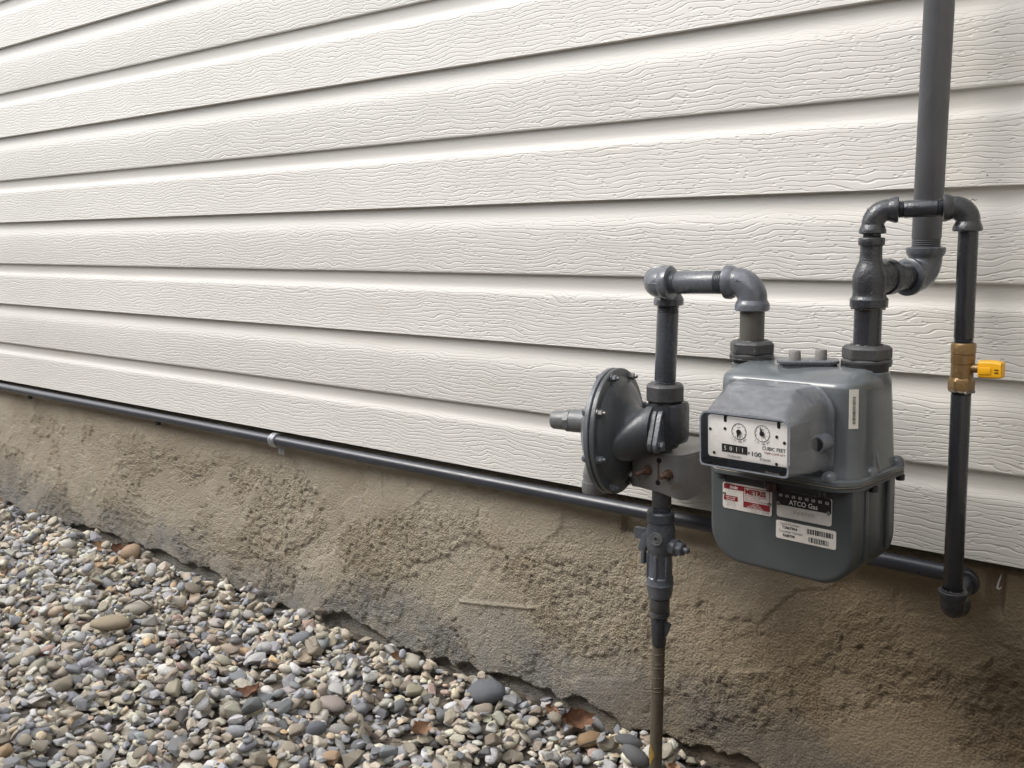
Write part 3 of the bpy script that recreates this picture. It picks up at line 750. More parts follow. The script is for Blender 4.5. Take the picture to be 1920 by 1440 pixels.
# ---------------------------------------------------------------- mounting bracket
br = empty('mounting_bracket', (-0.69, -0.06, 0.50), 'stained grey steel bracket with rusty bolts behind the service riser', 'bracket')
g = Geo()
out = []     # plan outline (x, y) of a formed strap that steps out from the wall, seen from above
plan = [(-0.766, -0.004), (-0.762, -0.095), (-0.757, -0.118), (-0.748, -0.131), (-0.735, -0.1370), (-0.697, -0.1378), (-0.674, -0.1368), (-0.664, -0.131), (-0.657, -0.119), (-0.653, -0.095), (-0.650, -0.050), (-0.640, -0.034), (-0.600, -0.030), (-0.470, -0.030)]
th = 0.004
topz = [0.553] * 14
botz = [0.486, 0.488, 0.493, 0.496, 0.498, 0.496, 0.491, 0.487, 0.486, 0.488, 0.492, 0.495, 0.496, 0.496]
outer = [V3(x, y, 0) for x, y in plan]
inner = []
for i, p in enumerate(outer):
    a = outer[max(i - 1, 0)]; b = outer[min(i + 1, len(outer) - 1)]; d = (b - a).normalized()
    inner.append(p + V3(-d.y, d.x, 0) * th)
n_ = len(outer); vv = []; ff = []
for i in range(n_):
    vv += [outer[i] + V3(0, 0, botz[i]), outer[i] + V3(0, 0, topz[i]), inner[i] + V3(0, 0, topz[i]), inner[i] + V3(0, 0, botz[i])]
for i in range(n_ - 1):
    a, b = i * 4, (i + 1) * 4
    for k in range(4): ff.append((a + k, a + (k + 1) % 4, b + (k + 1) % 4, b + k))
ff += [(3, 2, 1, 0), tuple(len(vv) - 4 + k for k in range(4))]
g.add(vv, ff)
g.build('bracket_plate', M['bracket'], br, 30)
g = Geo(); pl2 = [(-0.748, -0.1300), (-0.738, -0.1350), (-0.697, -0.1360), (-0.674, -0.1350), (-0.665, -0.1295), (-0.659, -0.118), (-0.655, -0.095), (-0.652, -0.050), (-0.652, -0.004), (-0.765, -0.004), (-0.762, -0.085)]
g.loft([[V3(x, y, 0.5535) for x, y in pl2], [V3(x, y, 0.5565) for x, y in pl2]])
g.build('top_flange', M['bracket'], br, smooth=False)
for x, z, L in ((-0.7160, 0.5285, 0.026), (-0.6800, 0.527, 0.018)):
    g = Geo(); dv = (-0.25, -1, -0.14)
    g.lathe((x, -0.1368, z), dv, [(0, 0.0080), (0.003, 0.0080)], 18)
    g.lathe((x - 0.0007, -0.1395, z), dv, [(0, 0.0064), (0.007, 0.0064), (0.008, 0.0050)], 6)
    g.lathe((x - 0.0015, -0.1450, z - 0.0005), dv, [(0, 0.0040), (L - 0.008, 0.0038), (L - 0.006, 0.003)], 12)
    g.build('rusty_bolt', M['rust'], br)
for x, z in ((-0.6972, 0.5456), (-0.6988, 0.5107)):
    g = Geo(); g.lathe((x, -0.1374, z), (0, -1, 0), [(0, 0.0042), (0.0007, 0.0042)], 18); g.build('bolt_hole', M['hole'], br)
g = Geo(); g.box((-0.6980, -0.1373, 0.5282), (0.0034, 0.0014, 0.030), 0.0); g.build('slot', M['rust'], br)
adopt(br)

# ---------------------------------------------------------------- regulator
ry = R(8)
AX = V3(math.cos(ry), math.sin(ry), 0.035).normalized()      # from the disc towards the valve body
BC = V3(-0.699, -0.118, 0.598)                                 # valve body centre
DC = BC - AX * 0.0735 + V3(0, 0, -0.014)                        # disc centre, valve side face of the rim
rg = empty('gas_regulator', (-0.78, -0.13, 0.48), 'round grey gas regulator with bolted diaphragm disc and spring tower', 'regulator')
g = Geo()
g.lathe(DC, AX, [(-0.0085, 0.060), (-0.0085, 0.0970), (-0.0070, 0.0990), (-0.0015, 0.0990), (0.0, 0.0978), (0.0002, 0.0862), (0.0018, 0.0845), (0.0055, 0.0810), (0.0105, 0.0730), (0.0145, 0.0620), (0.0175, 0.0520), (0.0210, 0.0450), (0.0260, 0.0405), (0.0340, 0.0375), (0.058, 0.0355), (0.060, 0.031)], 64)
g.build('diaphragm_case', M['reg'], rg, 32)
# the boss that grows out of the dome towards the valve, fuller towards the viewer
g = Geo()
side = AX.cross(V3(0, 0, 1)).normalized()
rings = []
for tt, rr, off, dz in ((0.006, 0.004, 0.056, -0.018), (0.012, 0.018, 0.046, -0.015), (0.020, 0.0275, 0.035, -0.011), (0.030, 0.0345, 0.024, -0.006), (0.042, 0.0380, 0.016, 0.001), (0.058, 0.0385, 0.010, 0.009), (0.063, 0.0375, 0.009, 0.010), (0.0640, 0.032, 0.009, 0.010)):
    o_ = DC + AX * tt + side * off + V3(0, 0, dz)
    rings.append([o_ + (side * math.cos(q) + V3(0, 0, 1) * math.sin(q)) * rr for q in np.linspace(0, 2 * math.pi, 33)[:-1]])
g.loft(rings); g.build('outlet_boss', M['reg'], rg, 50)
g = Geo()
g.lathe(DC, AX, [(-0.0185, 0.060), (-0.0185, 0.0965), (-0.0170, 0.0992), (-0.0112, 0.0992), (-0.0098, 0.0972), (-0.0098, 0.060)], 64)
g.lathe(DC, -AX, [(0.0180, 0.088), (0.022, 0.084), (0.040, 0.060), (0.046, 0.040), (0.050, 0.024)], 48)
g.build('spring_case', M['rim'], rg, 32)
g = Geo(); g.lathe(DC, AX, [(-0.0100, 0.0952), (-0.0083, 0.0952)], 64); g.build('diaphragm_edge', M['black'], rg)
TW = DC + V3(0, 0, 0.012)
g = Geo(); g.lathe(TW, -AX, [(0.040, 0.0195), (0.084, 0.0185), (0.0845, 0.0165), (0.088, 0.0165)], 32); g.build('spring_tower', M['tower'], rg)
g = Geo(); g.lathe(TW, -AX, [(0.086, 0.0182), (0.094, 0.0182), (0.0945, 0.0158)], 8, phase=0.2); g.lathe(TW, -AX, [(0.094, 0.0160), (0.117, 0.0152), (0.119, 0.0140)], 32); g.build('tower_cap', M['tower'], rg, 30)
u_ = AX.orthogonal().normalized(); u_ = (V3(0, 0, 1) - AX * AX.z).normalized(); w_ = AX.cross(u_)
for k in range(8):
    an = R(17 + 45 * k)
    p = DC + (u_ * math.cos(an) + w_ * math.sin(an)) * 0.0912
    g = Geo(); bolt(g, p, AX, 0.0054, 0.0085, 6, 0.0030)
    g.build('rim_bolt', M['bolt'] if k in (1, 4, 7) else M['rim'], rg)
    g = Geo(); bolt(g, p - AX * 0.0184, -AX, 0.0054, 0.006); g.build('rim_nut', M['rim'], rg)
# relief vent at the foot of the spring case
g = Geo(); vx = DC - AX * 0.043 + V3(0, -0.004, -0.068)
g.tube([vx + V3(0.022, 0, 0.022), vx + V3(0.010, 0, 0.018), vx + V3(0.002, 0, 0.006), vx + V3(0, 0, -0.004)], [0.0165, 0.0175, 0.0180, 0.0182], 28)
g.lathe(vx + V3(0, 0, -0.004), (0, 0, -1), [(0, 0.0182), (0.012, 0.0182), (0.0122, 0.0200), (0.029, 0.0200), (0.031, 0.0185), (0.031, 0.014), (0.024, 0.013)], 32)
g.build('relief_vent', M['tower'], rg, 40)
# two-bolt flange joining case and valve body
def oval(c, th, rmid, rend, ext, dirv):
    dirv = dirv.normalized(); oth = AX.cross(dirv).normalized()
    pts = []
    for q in np.linspace(0, 2 * math.pi, 49)[:-1]:
        cx_, sy_ = math.cos(q), math.sin(q)
        # hull of a big circle and two small end circles, by support function
        dd = Vector((cx_, sy_)); best = max(((0, 0, rmid), (ext, 0, rend), (-ext, 0, rend)), key=lambda h: h[0] * cx_ + h[2])
        pts.append((best[0] + best[2] * cx_, best[2] * sy_))
    return [[c + AX * t_ + dirv * (x * s_) + oth * (y * s_) for x, y in pts] for t_, s_ in ((-th / 2, 0.96), (-th / 2 + 0.001, 1.0), (th / 2 - 0.001, 1.0), (th / 2, 0.96))]
fd = V3(-0.05, -0.80, -0.42); fd = fd - AX * fd.dot(AX)
FC = DC + AX * 0.0650 + side * 0.004 + V3(0, 0, 0.011)
g = Geo(); g.loft(oval(FC + AX * 0.0035, 0.008, 0.0355, 0.0105, 0.044, fd)); g.build('case_flange', M['reg'], rg)
g = Geo(); g.loft(oval(FC + AX * 0.0125, 0.008, 0.0355, 0.0110, 0.045, fd)); g.build('body_flange', M['grey'], rg)
for sgn in (1, -1):
    g = Geo(); bolt(g, FC + AX * 0.0166 + fd.normalized() * 0.044 * sgn, AX, 0.0066, 0.007); g.build('flange_bolt', M['grey'], rg)
g = Geo()
g.lathe((-0.7010, -0.118, 0.5625), (0, 0, 1), [(0, 0.020), (0.002, 0.0235), (0.012, 0.0245), (0.016, 0.0262), (0.060, 0.0262), (0.070, 0.0235), (0.078, 0.0215)], 36)
g.box((-0.694, -0.112, 0.602), (0.052, 0.046, 0.068), 0.010)
for i in range(6): g.lathe((-0.6745, -0.126, 0.577 + i * 0.010), (1, -0.3, 0), [(0, 0.0040), (0.0035, 0.0032)], 8)
g.build('valve_body', M['dark2'], rg, 35)
hexnut('hex_collar', (-0.6995, -0.117, 0.6360), (0, 0, 1), 0.0295, 0.026, M['nut'], rg, 0.0, 0.15, 8)
adopt(rg)

# ---------------------------------------------------------------- inlet pipework (regulator to meter)
ip = empty('inlet_pipework', (-0.62, -0.14, 0.66), 'grey elbow and nipple pipework looping from regulator to meter inlet', 'pipework')
pipe('vertical_nipple', (-0.7000, -0.1165, 0.655), (-0.6958, -0.1160, 0.782), 0.0163, M['grey'], ip, 4, 4)
elbow('rear_elbow', (-0.6950, -0.1160, 0.818), (0, 0, -1), (0.01, -1, 0), 0.0192, 0.0226, 0.0370, M['grey2'], ip, 0.011)
elbow('corner_elbow', (-0.6915, -0.1680, 0.8175), (0.0, 1, 0), (1, 0.0, 0.02), 0.0212, 0.0238, 0.0300, M['grey2'], ip, 0.0105, True)
pipe('horizontal_nipple', (-0.6640, -0.168, 0.8185), (-0.5780, -0.1665, 0.8208), 0.0163, M['grey'], ip, 4, 5)
elbow('elbow', (-0.5400, -0.1655, 0.8215), (-1, -0.008, -0.02), (0.0, 0, -1), 0.0200, 0.0234, 0.0385, M['grey2'], ip, 0.0105)
pipe('meter_nipple', (-0.5395, -0.1655, 0.735), (-0.5395, -0.1655, 0.786), 0.0165, M['dirtynip'], ip)
hexnut('union_nut', (-0.5390, -0.1655, 0.7192), (0, 0, 1), 0.0302, 0.0232, M['nut'], ip, 0.0300, NUTA, 6)
adopt(ip)

# ---------------------------------------------------------------- house riser (tee, elbow, tall pipe)
hr = empty('house_riser', (-0.346, -0.065, 0.73), 'tall grey house gas riser with tee and elbow from meter outlet', 'gas riser')
hexnut('union_nut', (-0.3822, -0.1720, 0.7232), (0, 0, 1), 0.0300, 0.0236, M['nut'], hr, 0.0308, NUTA + 0.12, 6)
pipe('meter_nipple', (-0.3826, -0.1720, 0.742), (-0.3830, -0.1720, 0.800), 0.0168, M['dark'], hr, 0, 1)
tc = V3(-0.3825, -0.1720, 0.830)
bd = V3(0.36, 1.0, 0.0).normalized()
g = Geo()
g.lathe((tc.x, tc.y, 0.7935), (0, 0, 1), [(0, 0.0165), (0.0004, 0.0215), (0.0016, 0.0228), (0.0105, 0.0230), (0.0125, 0.0212), (0.015, 0.0200), (0.020, 0.0200), (0.030, 0.0212), (0.040, 0.0204), (0.050, 0.0172), (0.058, 0.0138), (0.066, 0.0131), (0.076, 0.0132), (0.0775, 0.0152), (0.079, 0.0157), (0.085, 0.0157), (0.0865, 0.0150), (0.0865, 0.011)], 36)
g.tube([tc, tc + bd * 0.012, tc + bd * 0.024, tc + bd * 0.031], [0.0195, 0.0198, 0.0203, 0.0206], 32)
g.lathe(tc + bd * 0.028, bd, [(0, 0.0205), (0.001, 0.0225), (0.010, 0.0228), (0.0112, 0.0215), (0.0112, 0.016)], 32)
g.build('tee', M['dark2'], hr, 40)
RX, RY = -0.3465, -0.0650
ec = V3(RX, RY, 0.828)
pipe('close_nipple', tc + bd * 0.036, ec - bd * 0.032, 0.0168, M['dark'], hr)
elbow('elbow', ec, -bd, (0, 0, 1), 0.0206, 0.0242, 0.0375, M['grey'], hr, 0.0095)
pipe('riser_pipe', (RX, RY, 0.862), (RX + 0.003, RY, 2.55), 0.0181, M['riser'], hr, 5, 0)
g = Geo(); g.box((RX + 0.002, -0.030, 1.95), (0.030, 0.060, 0.020), 0.002); g.build('standoff_clip', M['clip'], hr)
adopt(hr)

# ---------------------------------------------------------------- branch pipework with brass valve
bp = empty('branch_pipework', (-0.28, -0.135, 0.40), 'black branch pipe with brass valve hanging right of the meter', 'pipework')
pipe('short_nipple', (-0.3822, -0.1720, 0.872), (-0.3826, -0.1715, 0.897), 0.0107, M['dark'], bp, 2, 0)
L1 = V3(-0.3822, -0.1710, 0.9130); R1 = V3(-0.2815, -0.1360, 0.9150)
dd = (R1 - L1).normalized()
elbow('elbow', L1, (0, 0, -1), dd, 0.0134, 0.0162, 0.0285, M['dark2'], bp, 0.0072)
pipe('bridge_nipple', L1 + dd * 0.026, R1 - dd * 0.026, 0.0106, M['dark'], bp, 3, 3)
elbow('elbow', R1, -dd, (0, 0, -1), 0.0138, 0.0168, 0.0290, M['dark2'], bp, 0.0075)
pipe('upper_drop_pipe', (-0.2785, -0.1355, 0.7480), (-0.2805, -0.1360, 0.8900), 0.0113, M['dark'], bp, 3, 0)
bv = V3(-0.2782, -0.1355, 0.7185)
g = Geo()
g.lathe(bv + V3(0, 0, 0.0335), (0, 0, -1), [(0, 0.0120), (0.0005, 0.0135), (0.0022, 0.0143), (0.0130, 0.0143), (0.0138, 0.0134), (0.0144, 0.0134), (0.0148, 0.0140), (0.0250, 0.0138), (0.0254, 0.0130), (0.0410, 0.0130), (0.0440, 0.0125)], 32)
g.build('brass_valve', M['brass'], bp, 35); vb = bpy.data.objects['brass_valve']
hexnut('valve_hex', bv + V3(0, 0, -0.0255), (0, 0, 1), 0.0153, 0.0165, M['brass'], bp, 0.0, 0.5, 6)
pipe('lower_drop_pipe', (-0.2738, -0.1345, 0.4230), (-0.2780, -0.1355, 0.6975), 0.0116, M['dark'], bp, 3, 3)
g = Geo(); hx = bv + V3(0.011, -0.002, 0.003)
g.lathe(hx, (1, -0.10, 0.02), [(0, 0.0058), (0.010, 0.0052)], 16); g.build('valve_stem', M['brass'], bp)
Mh = Matrix.Rotation(R(-4), 4, 'Z') @ Matrix.Rotation(R(-2), 4, 'Y')
g = Geo(); rings = []
for xx, sx_, sz_, oz in ((0.0, .0072, .0088, 0), (0.0012, .0086, .0102, 0), (0.016, .0090, .0104, 0), (0.0215, .0088, .0100, -0.0003), (0.0262, .0086, .0094, -0.0006), (0.0268, .0078, .0086, -0.0006)):
    rings.append([hx + V3(0.0085, 0, 0) + Mh @ V3(xx, y, z + oz) for y, z in rrect(0, 0, sx_, sz_, 0.0030, 4)])
g.loft(rings); g.build('valve_handle', M['yellow'], bp, 30); vh = bpy.data.objects['valve_handle']
g = Geo(); g.box(hx + V3(0.0085, 0, 0) + Mh @ V3(0.0085, -0.0092, -0.0012), (0.014, 0.0016, 0.0085), 0.0005, Mh); g.build('raised_panel', M['yellow'], vh)
g = Geo()
for i in range(2): g.box(hx + V3(0.0085, 0, 0) + Mh @ V3(0.0215 + i * 0.0001, -0.0090, 0.0005 - i * 0.0035), (0.0042, 0.0006, 0.0012), 0, Mh)
g.build('arrow_mark', M['ink'], vh)
elbow('bottom_elbow', (-0.2738, -0.1345, 0.4080), (0, 0, 1), (-0.03, 1, 0.02), 0.0150, 0.0178, 0.0270, M['dark2'], bp, 0.0085)
adopt(bp)
for c_ in (bpy.data.objects['raised_panel'], bpy.data.objects['arrow_mark']): c_.matrix_parent_inverse = vh.matrix_world.inverted() if False else Matrix.Identity(4)

def sealant(c, r, t_, mat, parent, seed):
    rr = random.Random(seed); n = 44; pts = []; rad = []
    for i in range(n + 1):
        a = 2 * math.pi * i / n
        pts.append(V3(c[0] + (r + rr.uniform(-0.0006, 0.0008)) * math.cos(a), c[1] + (r + rr.uniform(-0.0006, 0.0008)) * math.sin(a), c[2] - rr.choice((0, 0, 0.0006, 0.0016)) * rr.random())); rad.append(t_ * rr.uniform(0.4, 1.5))
    g = Geo(); g.tube(pts, rad, 8)
    return g.build('thread_sealant', mat, parent, 60)
def cast_mark(pts, mat, parent):
    g = Geo(); g.tube(pts, [0.0003] + [0.0006] * (len(pts) - 2) + [0.0003], 6); g.build('cast_mark', mat, parent)
M['sealant'] = paint('dried_sealant', (0.12, 0.11, 0.09), 0.55, 0.3, (0.03, 0.028, 0.025), 2.0, 0.5, seed=41.0)
for it in (('branch_pipework', (-0.2781, -0.1355, 0.6925), 0.0132, 0.0016, 3), ('branch_pipework', (-0.2738, -0.1345, 0.4360), 0.0135, 0.0014, 4), ('house_riser', (-0.3822, -0.1720, 0.7226), 0.0290, 0.0014, 5), ('house_riser', (-0.3830, -0.1720, 0.7935), 0.0188, 0.0016, 6),
           ('inlet_pipework', (-0.5390, -0.1655, 0.7186), 0.0285, 0.0014, 7), ('inlet_pipework', (-0.5395, -0.1655, 0.7425), 0.0180, 0.0013, 8), ('house_riser', (-0.3824, -0.1720, 0.7470), 0.0182, 0.0013, 9)):
    par = bpy.data.objects[it[0]]; sealant(it[1], it[2], it[3], M['sealant'] if it[4] in (3, 6) else M['nut'], par, it[4])
for nm, pts in (('branch_pipework', [(-0.2775, -0.1500, 0.9215), (-0.2745, -0.1502, 0.9235), (-0.2725, -0.1500, 0.9220), (-0.2700, -0.1497, 0.9228)]), ('branch_pipework', [(-0.3860, -0.1846, 0.9160), (-0.3840, -0.1848, 0.9140), (-0.3850, -0.1847, 0.9120)]),
                ('inlet_pipework', [(-0.5560, -0.1858, 0.8240), (-0.5530, -0.1862, 0.8255), (-0.5505, -0.1864, 0.8235), (-0.5480, -0.1865, 0.8250)]), ('house_riser', [(-0.3750, -0.1922, 0.8120), (-0.3720, -0.1912, 0.8145), (-0.3700, -0.1902, 0.8125)])):
    cast_mark(pts, M['grey2'] if nm == 'inlet_pipework' else M['dark2'], bpy.data.objects[nm])
for nm in ('branch_pipework', 'house_riser', 'inlet_pipework'): adopt(bpy.data.objects[nm])
for c_ in (bpy.data.objects['raised_panel'], bpy.data.objects['arrow_mark']): c_.matrix_parent_inverse = Matrix.Identity(4)

# ================================================================== GAS METER (built in its own frame)
gm = empty('gas_meter', (-0.456, -0.175, 0.725), 'grey residential gas meter with clear index cover and white plates', 'gas meter', rot=(0, R(-1.2), R(-7)))
CXm = 0.008
# upper casing: lofted along z
g = Geo(); rings = []
sec = [  # z, half x, y front, y back, corner radius
    (-0.1335, 0.1010, -0.0930, 0.0460, 0.026), (-0.1280, 0.1005, -0.0925, 0.0455, 0.026), (-0.1235, 0.0990, -0.0900, 0.0430, 0.026), (-0.110, 0.0995, -0.0885, 0.0415, 0.028),
    (-0.080, 0.0988, -0.0872, 0.0405, 0.029), (-0.050, 0.0980, -0.0860, 0.0395, 0.030), (-0.0300, 0.0970, -0.0845, 0.0385, 0.030), (-0.0235, 0.0964, -0.0838, 0.0380, 0.029),
    (-0.0195, 0.0954, -0.0822, 0.0368, 0.028), (-0.0168, 0.0938, -0.0795, 0.0356, 0.027), (-0.0150, 0.0918, -0.0755, 0.0345, 0.025), (-0.0118, 0.0896, -0.0660, 0.0338, 0.023), (-0.0080, 0.0862, -0.0520, 0.0325, 0.020), (-0.0055, 0.0790, -0.0400, 0.0300, 0.018)]
for z, hx_, yf, yb, rr in sec:
    rings.append([V3(x, y, z) for x, y in rrect(CXm, (yf + yb) / 2, hx_, (yb - yf) / 2, rr, 9)])
g.loft(rings)
# gently swelling webs on the right side above the flange bolts
g.loft([[V3(x, y, z) for x, y in rrect(CXm + cx_, cy_, hx2, hy2, min(hx2, hy2) * 0.98, 5)] for z, cx_, cy_, hx2, hy2 in ((-0.130, 0.0985, -0.030, 0.0055, 0.012), (-0.115, 0.0965, -0.030, 0.0045, 0.009), (-0.085, 0.0935, -0.030, 0.0030, 0.006), (-0.055, 0.0915, -0.030, 0.0015, 0.003))])
g.build('upper_casing', M['meter'], gm, 40)
# flange: two thin lips with lugs
def lips(z0, z1, grow, name, mat):
    g = Geo()
    def ring(z, e):
        pts = []
        for x, y in rrect(CXm, -0.0245, 0.1045 + e, 0.0745 + e, 0.028, 9):
            pts.append([x, y])
        for p in pts:
            for lx, ly in ((CXm - 0.074, -0.099), (CXm + 0.074, -0.099), (CXm + 0.1045, -0.040), (CXm + 0.1045, 0.030), (CXm - 0.1045, -0.040), (CXm - 0.1045, 0.030)):
                d = math.hypot(p[0] - lx, p[1] - ly); k_ = 0.0055 * math.exp(-(d / 0.012) ** 2)
                n_ = Vector((p[0] - CXm, (p[1] + 0.0245) * 1.3)).normalized(); p[0] += n_.x * k_; p[1] += n_.y * k_
        return [V3(x, y, z) for x, y in pts]
    g.loft([ring(z0, -0.001), ring(z0 + 0.0008, 0), ring(z1 - 0.0008, 0), ring(z1, -0.001)])
    return g.build(name, mat, gm, 40)
lips(-0.1380, -0.1312, 0, 'upper_flange', M['meter'])
lips(-0.1400, -0.1381, 0, 'gasket', plain('gasket_edge', (0.24, 0.215, 0.17), 0.7))
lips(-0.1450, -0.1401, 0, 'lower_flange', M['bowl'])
# rounded knobs over the flange bolts
for lx, ly in ((CXm + 0.098, -0.044), (CXm + 0.099, 0.030), (CXm + 0.072, -0.0955)):
    g = Geo(); g.lathe((lx, ly, -0.132), (0, 0, 1), [(0, 0.0098), (0.005, 0.0094), (0.0080, 0.0080), (0.0100, 0.0056), (0.0110, 0.0026), (0.0112, 0.0003)], 24)
    g.build('bolt_boss', M['meter'], gm)
for lx, ly in ((CXm - 0.076, -0.0970), (CXm + 0.066, -0.0985), (CXm + 0.103, -0.044), (CXm + 0.104, 0.030), (CXm - 0.008, -0.0985)):
    g = Geo(); g.lathe((lx, ly, -0.1450), (0, 0, -1), [(0, 0.0058), (0.0068, 0.0056), (0.0072, 0.0040)], 10); g.build('flange_screw', M['black'], gm)
# lower bowl: outline in x-z, lofted along y
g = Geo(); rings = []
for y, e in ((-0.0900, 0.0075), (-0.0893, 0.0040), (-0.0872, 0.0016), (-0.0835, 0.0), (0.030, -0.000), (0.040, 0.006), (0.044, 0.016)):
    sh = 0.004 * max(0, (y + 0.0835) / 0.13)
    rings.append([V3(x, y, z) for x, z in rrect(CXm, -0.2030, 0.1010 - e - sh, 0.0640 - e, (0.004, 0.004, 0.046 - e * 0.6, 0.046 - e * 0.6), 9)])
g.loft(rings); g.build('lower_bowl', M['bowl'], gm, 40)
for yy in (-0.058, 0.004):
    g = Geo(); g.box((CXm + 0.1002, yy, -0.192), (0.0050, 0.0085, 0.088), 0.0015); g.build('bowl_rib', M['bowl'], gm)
# red seal on the front screw
g = Geo(); g.lathe((CXm - 0.004, -0.0975, -0.1450), (0, 0, -1), [(0.001, 0.0070), (0.0115, 0.0070), (0.0125, 0.0055)], 20); g.build('red_seal', plain('red_wax_seal', (0.055, 0.018, 0.020), 0.55), gm)
# seal rings under the union nuts
for lx in (-0.0835, 0.0780):
    g = Geo(); g.lathe((lx, 0.001, -0.014), (0, 0, 1), [(-0.012, 0.0285), (0.002, 0.0275), (0.0035, 0.0255)], 28); g.build('connection_neck', M['meter'], gm)
    g = Geo(); g.lathe((lx, 0.001, -0.0015), (0, 0, 1), [(-0.0090, 0.0262), (0.0010, 0.0262)], 28); g.build('seal_ring', M['rubber'], gm)
# top cover plate with two plugs
g = Geo(); g.loft([[V3(x, y, z) for x, y in [(0.012 + 0.98 * (px_ * math.cos(0.5) - py_ * math.sin(0.5)) , -0.024 + 0.98 * (px_ * math.sin(0.5) + py_ * math.cos(0.5))) for px_, py_ in rrect(0, 0, 0.0390 - e, 0.0215 - e, 0.0150, 6)]] for z, e in ((-0.0105, 0.003), (-0.0030, 0.0028), (-0.0022, 0.0005), (0.0006, 0.0), (0.0016, 0.0012))])
g.build('top_plate', M['grey'], gm, 40)
for px_, py_ in ((0.000, -0.036), (0.0230, -0.0110)):
    g = Geo(); g.lathe((px_, py_, 0.001), (0, 0, 1), [(0, 0.0078), (0.0115, 0.0074), (0.0128, 0.0066)], 24); g.build('plug', M['plug'], gm)

# ---- index: housing, plate, cover
PX, PZ, PW, PH = 0.0158, -0.0775, 0.1090, 0.0515
PY = -0.1745
g = Geo(); g.box((PX + 0.001, -0.131, PZ - 0.002), (0.080, 0.066, 0.038), 0.003); g.build('index_housing', M['meter'], gm)
g = Geo(); g.box((PX + 0.004, -0.1665, PZ + 0.0255), (0.066, 0.008, 0.0085), 0.001)
for dx in (-0.0300, 0.0410): g.box((PX + dx, -0.1735, PZ + 0.0235), (0.0052, 0.0035, 0.0105), 0.0018)
g.build('index_hooks', M['black'], gm)
g = Geo(); g.loft([[V3(x, y, z) for x, z in rrect(PX, PZ, PW / 2 - e, PH / 2 - e, 0.0042, 5)] for y, e in ((PY + 0.0014, 0.0), (PY + 0.0002, 0.0), (PY, 0.0003))])
plate = g.build('index_plate', M['white'], gm, 30)
def flat(name, pts, mat, parent, y, th=0.0002):
    g = Geo(); n = len(pts); g.loft([[V3(x, y + th, z) for x, z in pts], [V3(x, y, z) for x, z in pts]]); return g.build(name, mat, parent, smooth=False)
def ringmark(g, cx, cz, r0, r1, y, n=36):
    v = []
    for i in range(n):
        a = 2 * math.pi * i / n; v += [V3(cx + r0 * math.cos(a), y, cz + r0 * math.sin(a)), V3(cx + r1 * math.cos(a), y, cz + r1 * math.sin(a))]
    g.add(v, [(2 * i, 2 * i + 1, (2 * i + 3) % (2 * n), (2 * i + 2) % (2 * n)) for i in range(n)])
def quad(g, x0, z0, x1, z1, w, y):
    d = Vector((x1 - x0, z1 - z0)).normalized(); nx_, nz_ = -d.y * w / 2, d.x * w / 2
    g.add([(x0 + nx_, y, z0 + nz_), (x1 + nx_, y, z1 + nz_), (x1 - nx_, y, z1 - nz_), (x0 - nx_, y, z0 - nz_)], [(0, 1, 2, 3)])
def disc(g, x, z, r, y, n=16): g.add([(x + r * math.cos(2 * math.pi * i / n), y, z + r * math.sin(2 * math.pi * i / n)) for i in range(n)], [tuple(range(n))])
def text_geo(s, size, x, z, y, width=None, rot=0.0, align='LEFT', bold=0.0, shear=0.0):
    cu = bpy.data.curves.new('t', 'FONT'); cu.body = s; cu.size = size; cu.resolution_u = 2; cu.align_x = align; cu.offset = bold * size; cu.shear = shear
    o = bpy.data.objects.new('t', cu)
    COL.objects.link(o); bpy.context.view_layer.update()
    me = bpy.data.meshes.new_from_object(o.evaluated_get(bpy.context.evaluated_depsgraph_get()))
    V = np.array([v.co[:] for v in me.vertices]) if len(me.vertices) else np.zeros((0, 3)); F = [tuple(p.vertices) for p in me.polygons]
    COL.objects.unlink(o); bpy.data.objects.remove(o); bpy.data.curves.remove(cu); bpy.data.meshes.remove(me)
    if len(V) and width:
        w0 = V[:, 0].max() - V[:, 0].min(); V[:, 0] *= width / w0
    c_, s_ = math.cos(rot), math.sin(rot)
    return [(x + p[0] * c_ - p[1] * s_, y, z + p[0] * s_ + p[1] * c_) for p in V], F
def text(name, mat, parent, items):
    g = Geo()
    for it in items: g.add(*text_geo(*it[0], **it[1]))
    return g.build(name, mat, parent, smooth=False)
def uv(u, v): return PX - PW / 2 + u * PW, PZ + PH / 2 - v * PH     # plate fractions -> local x, z
YM = PY - 0.0004
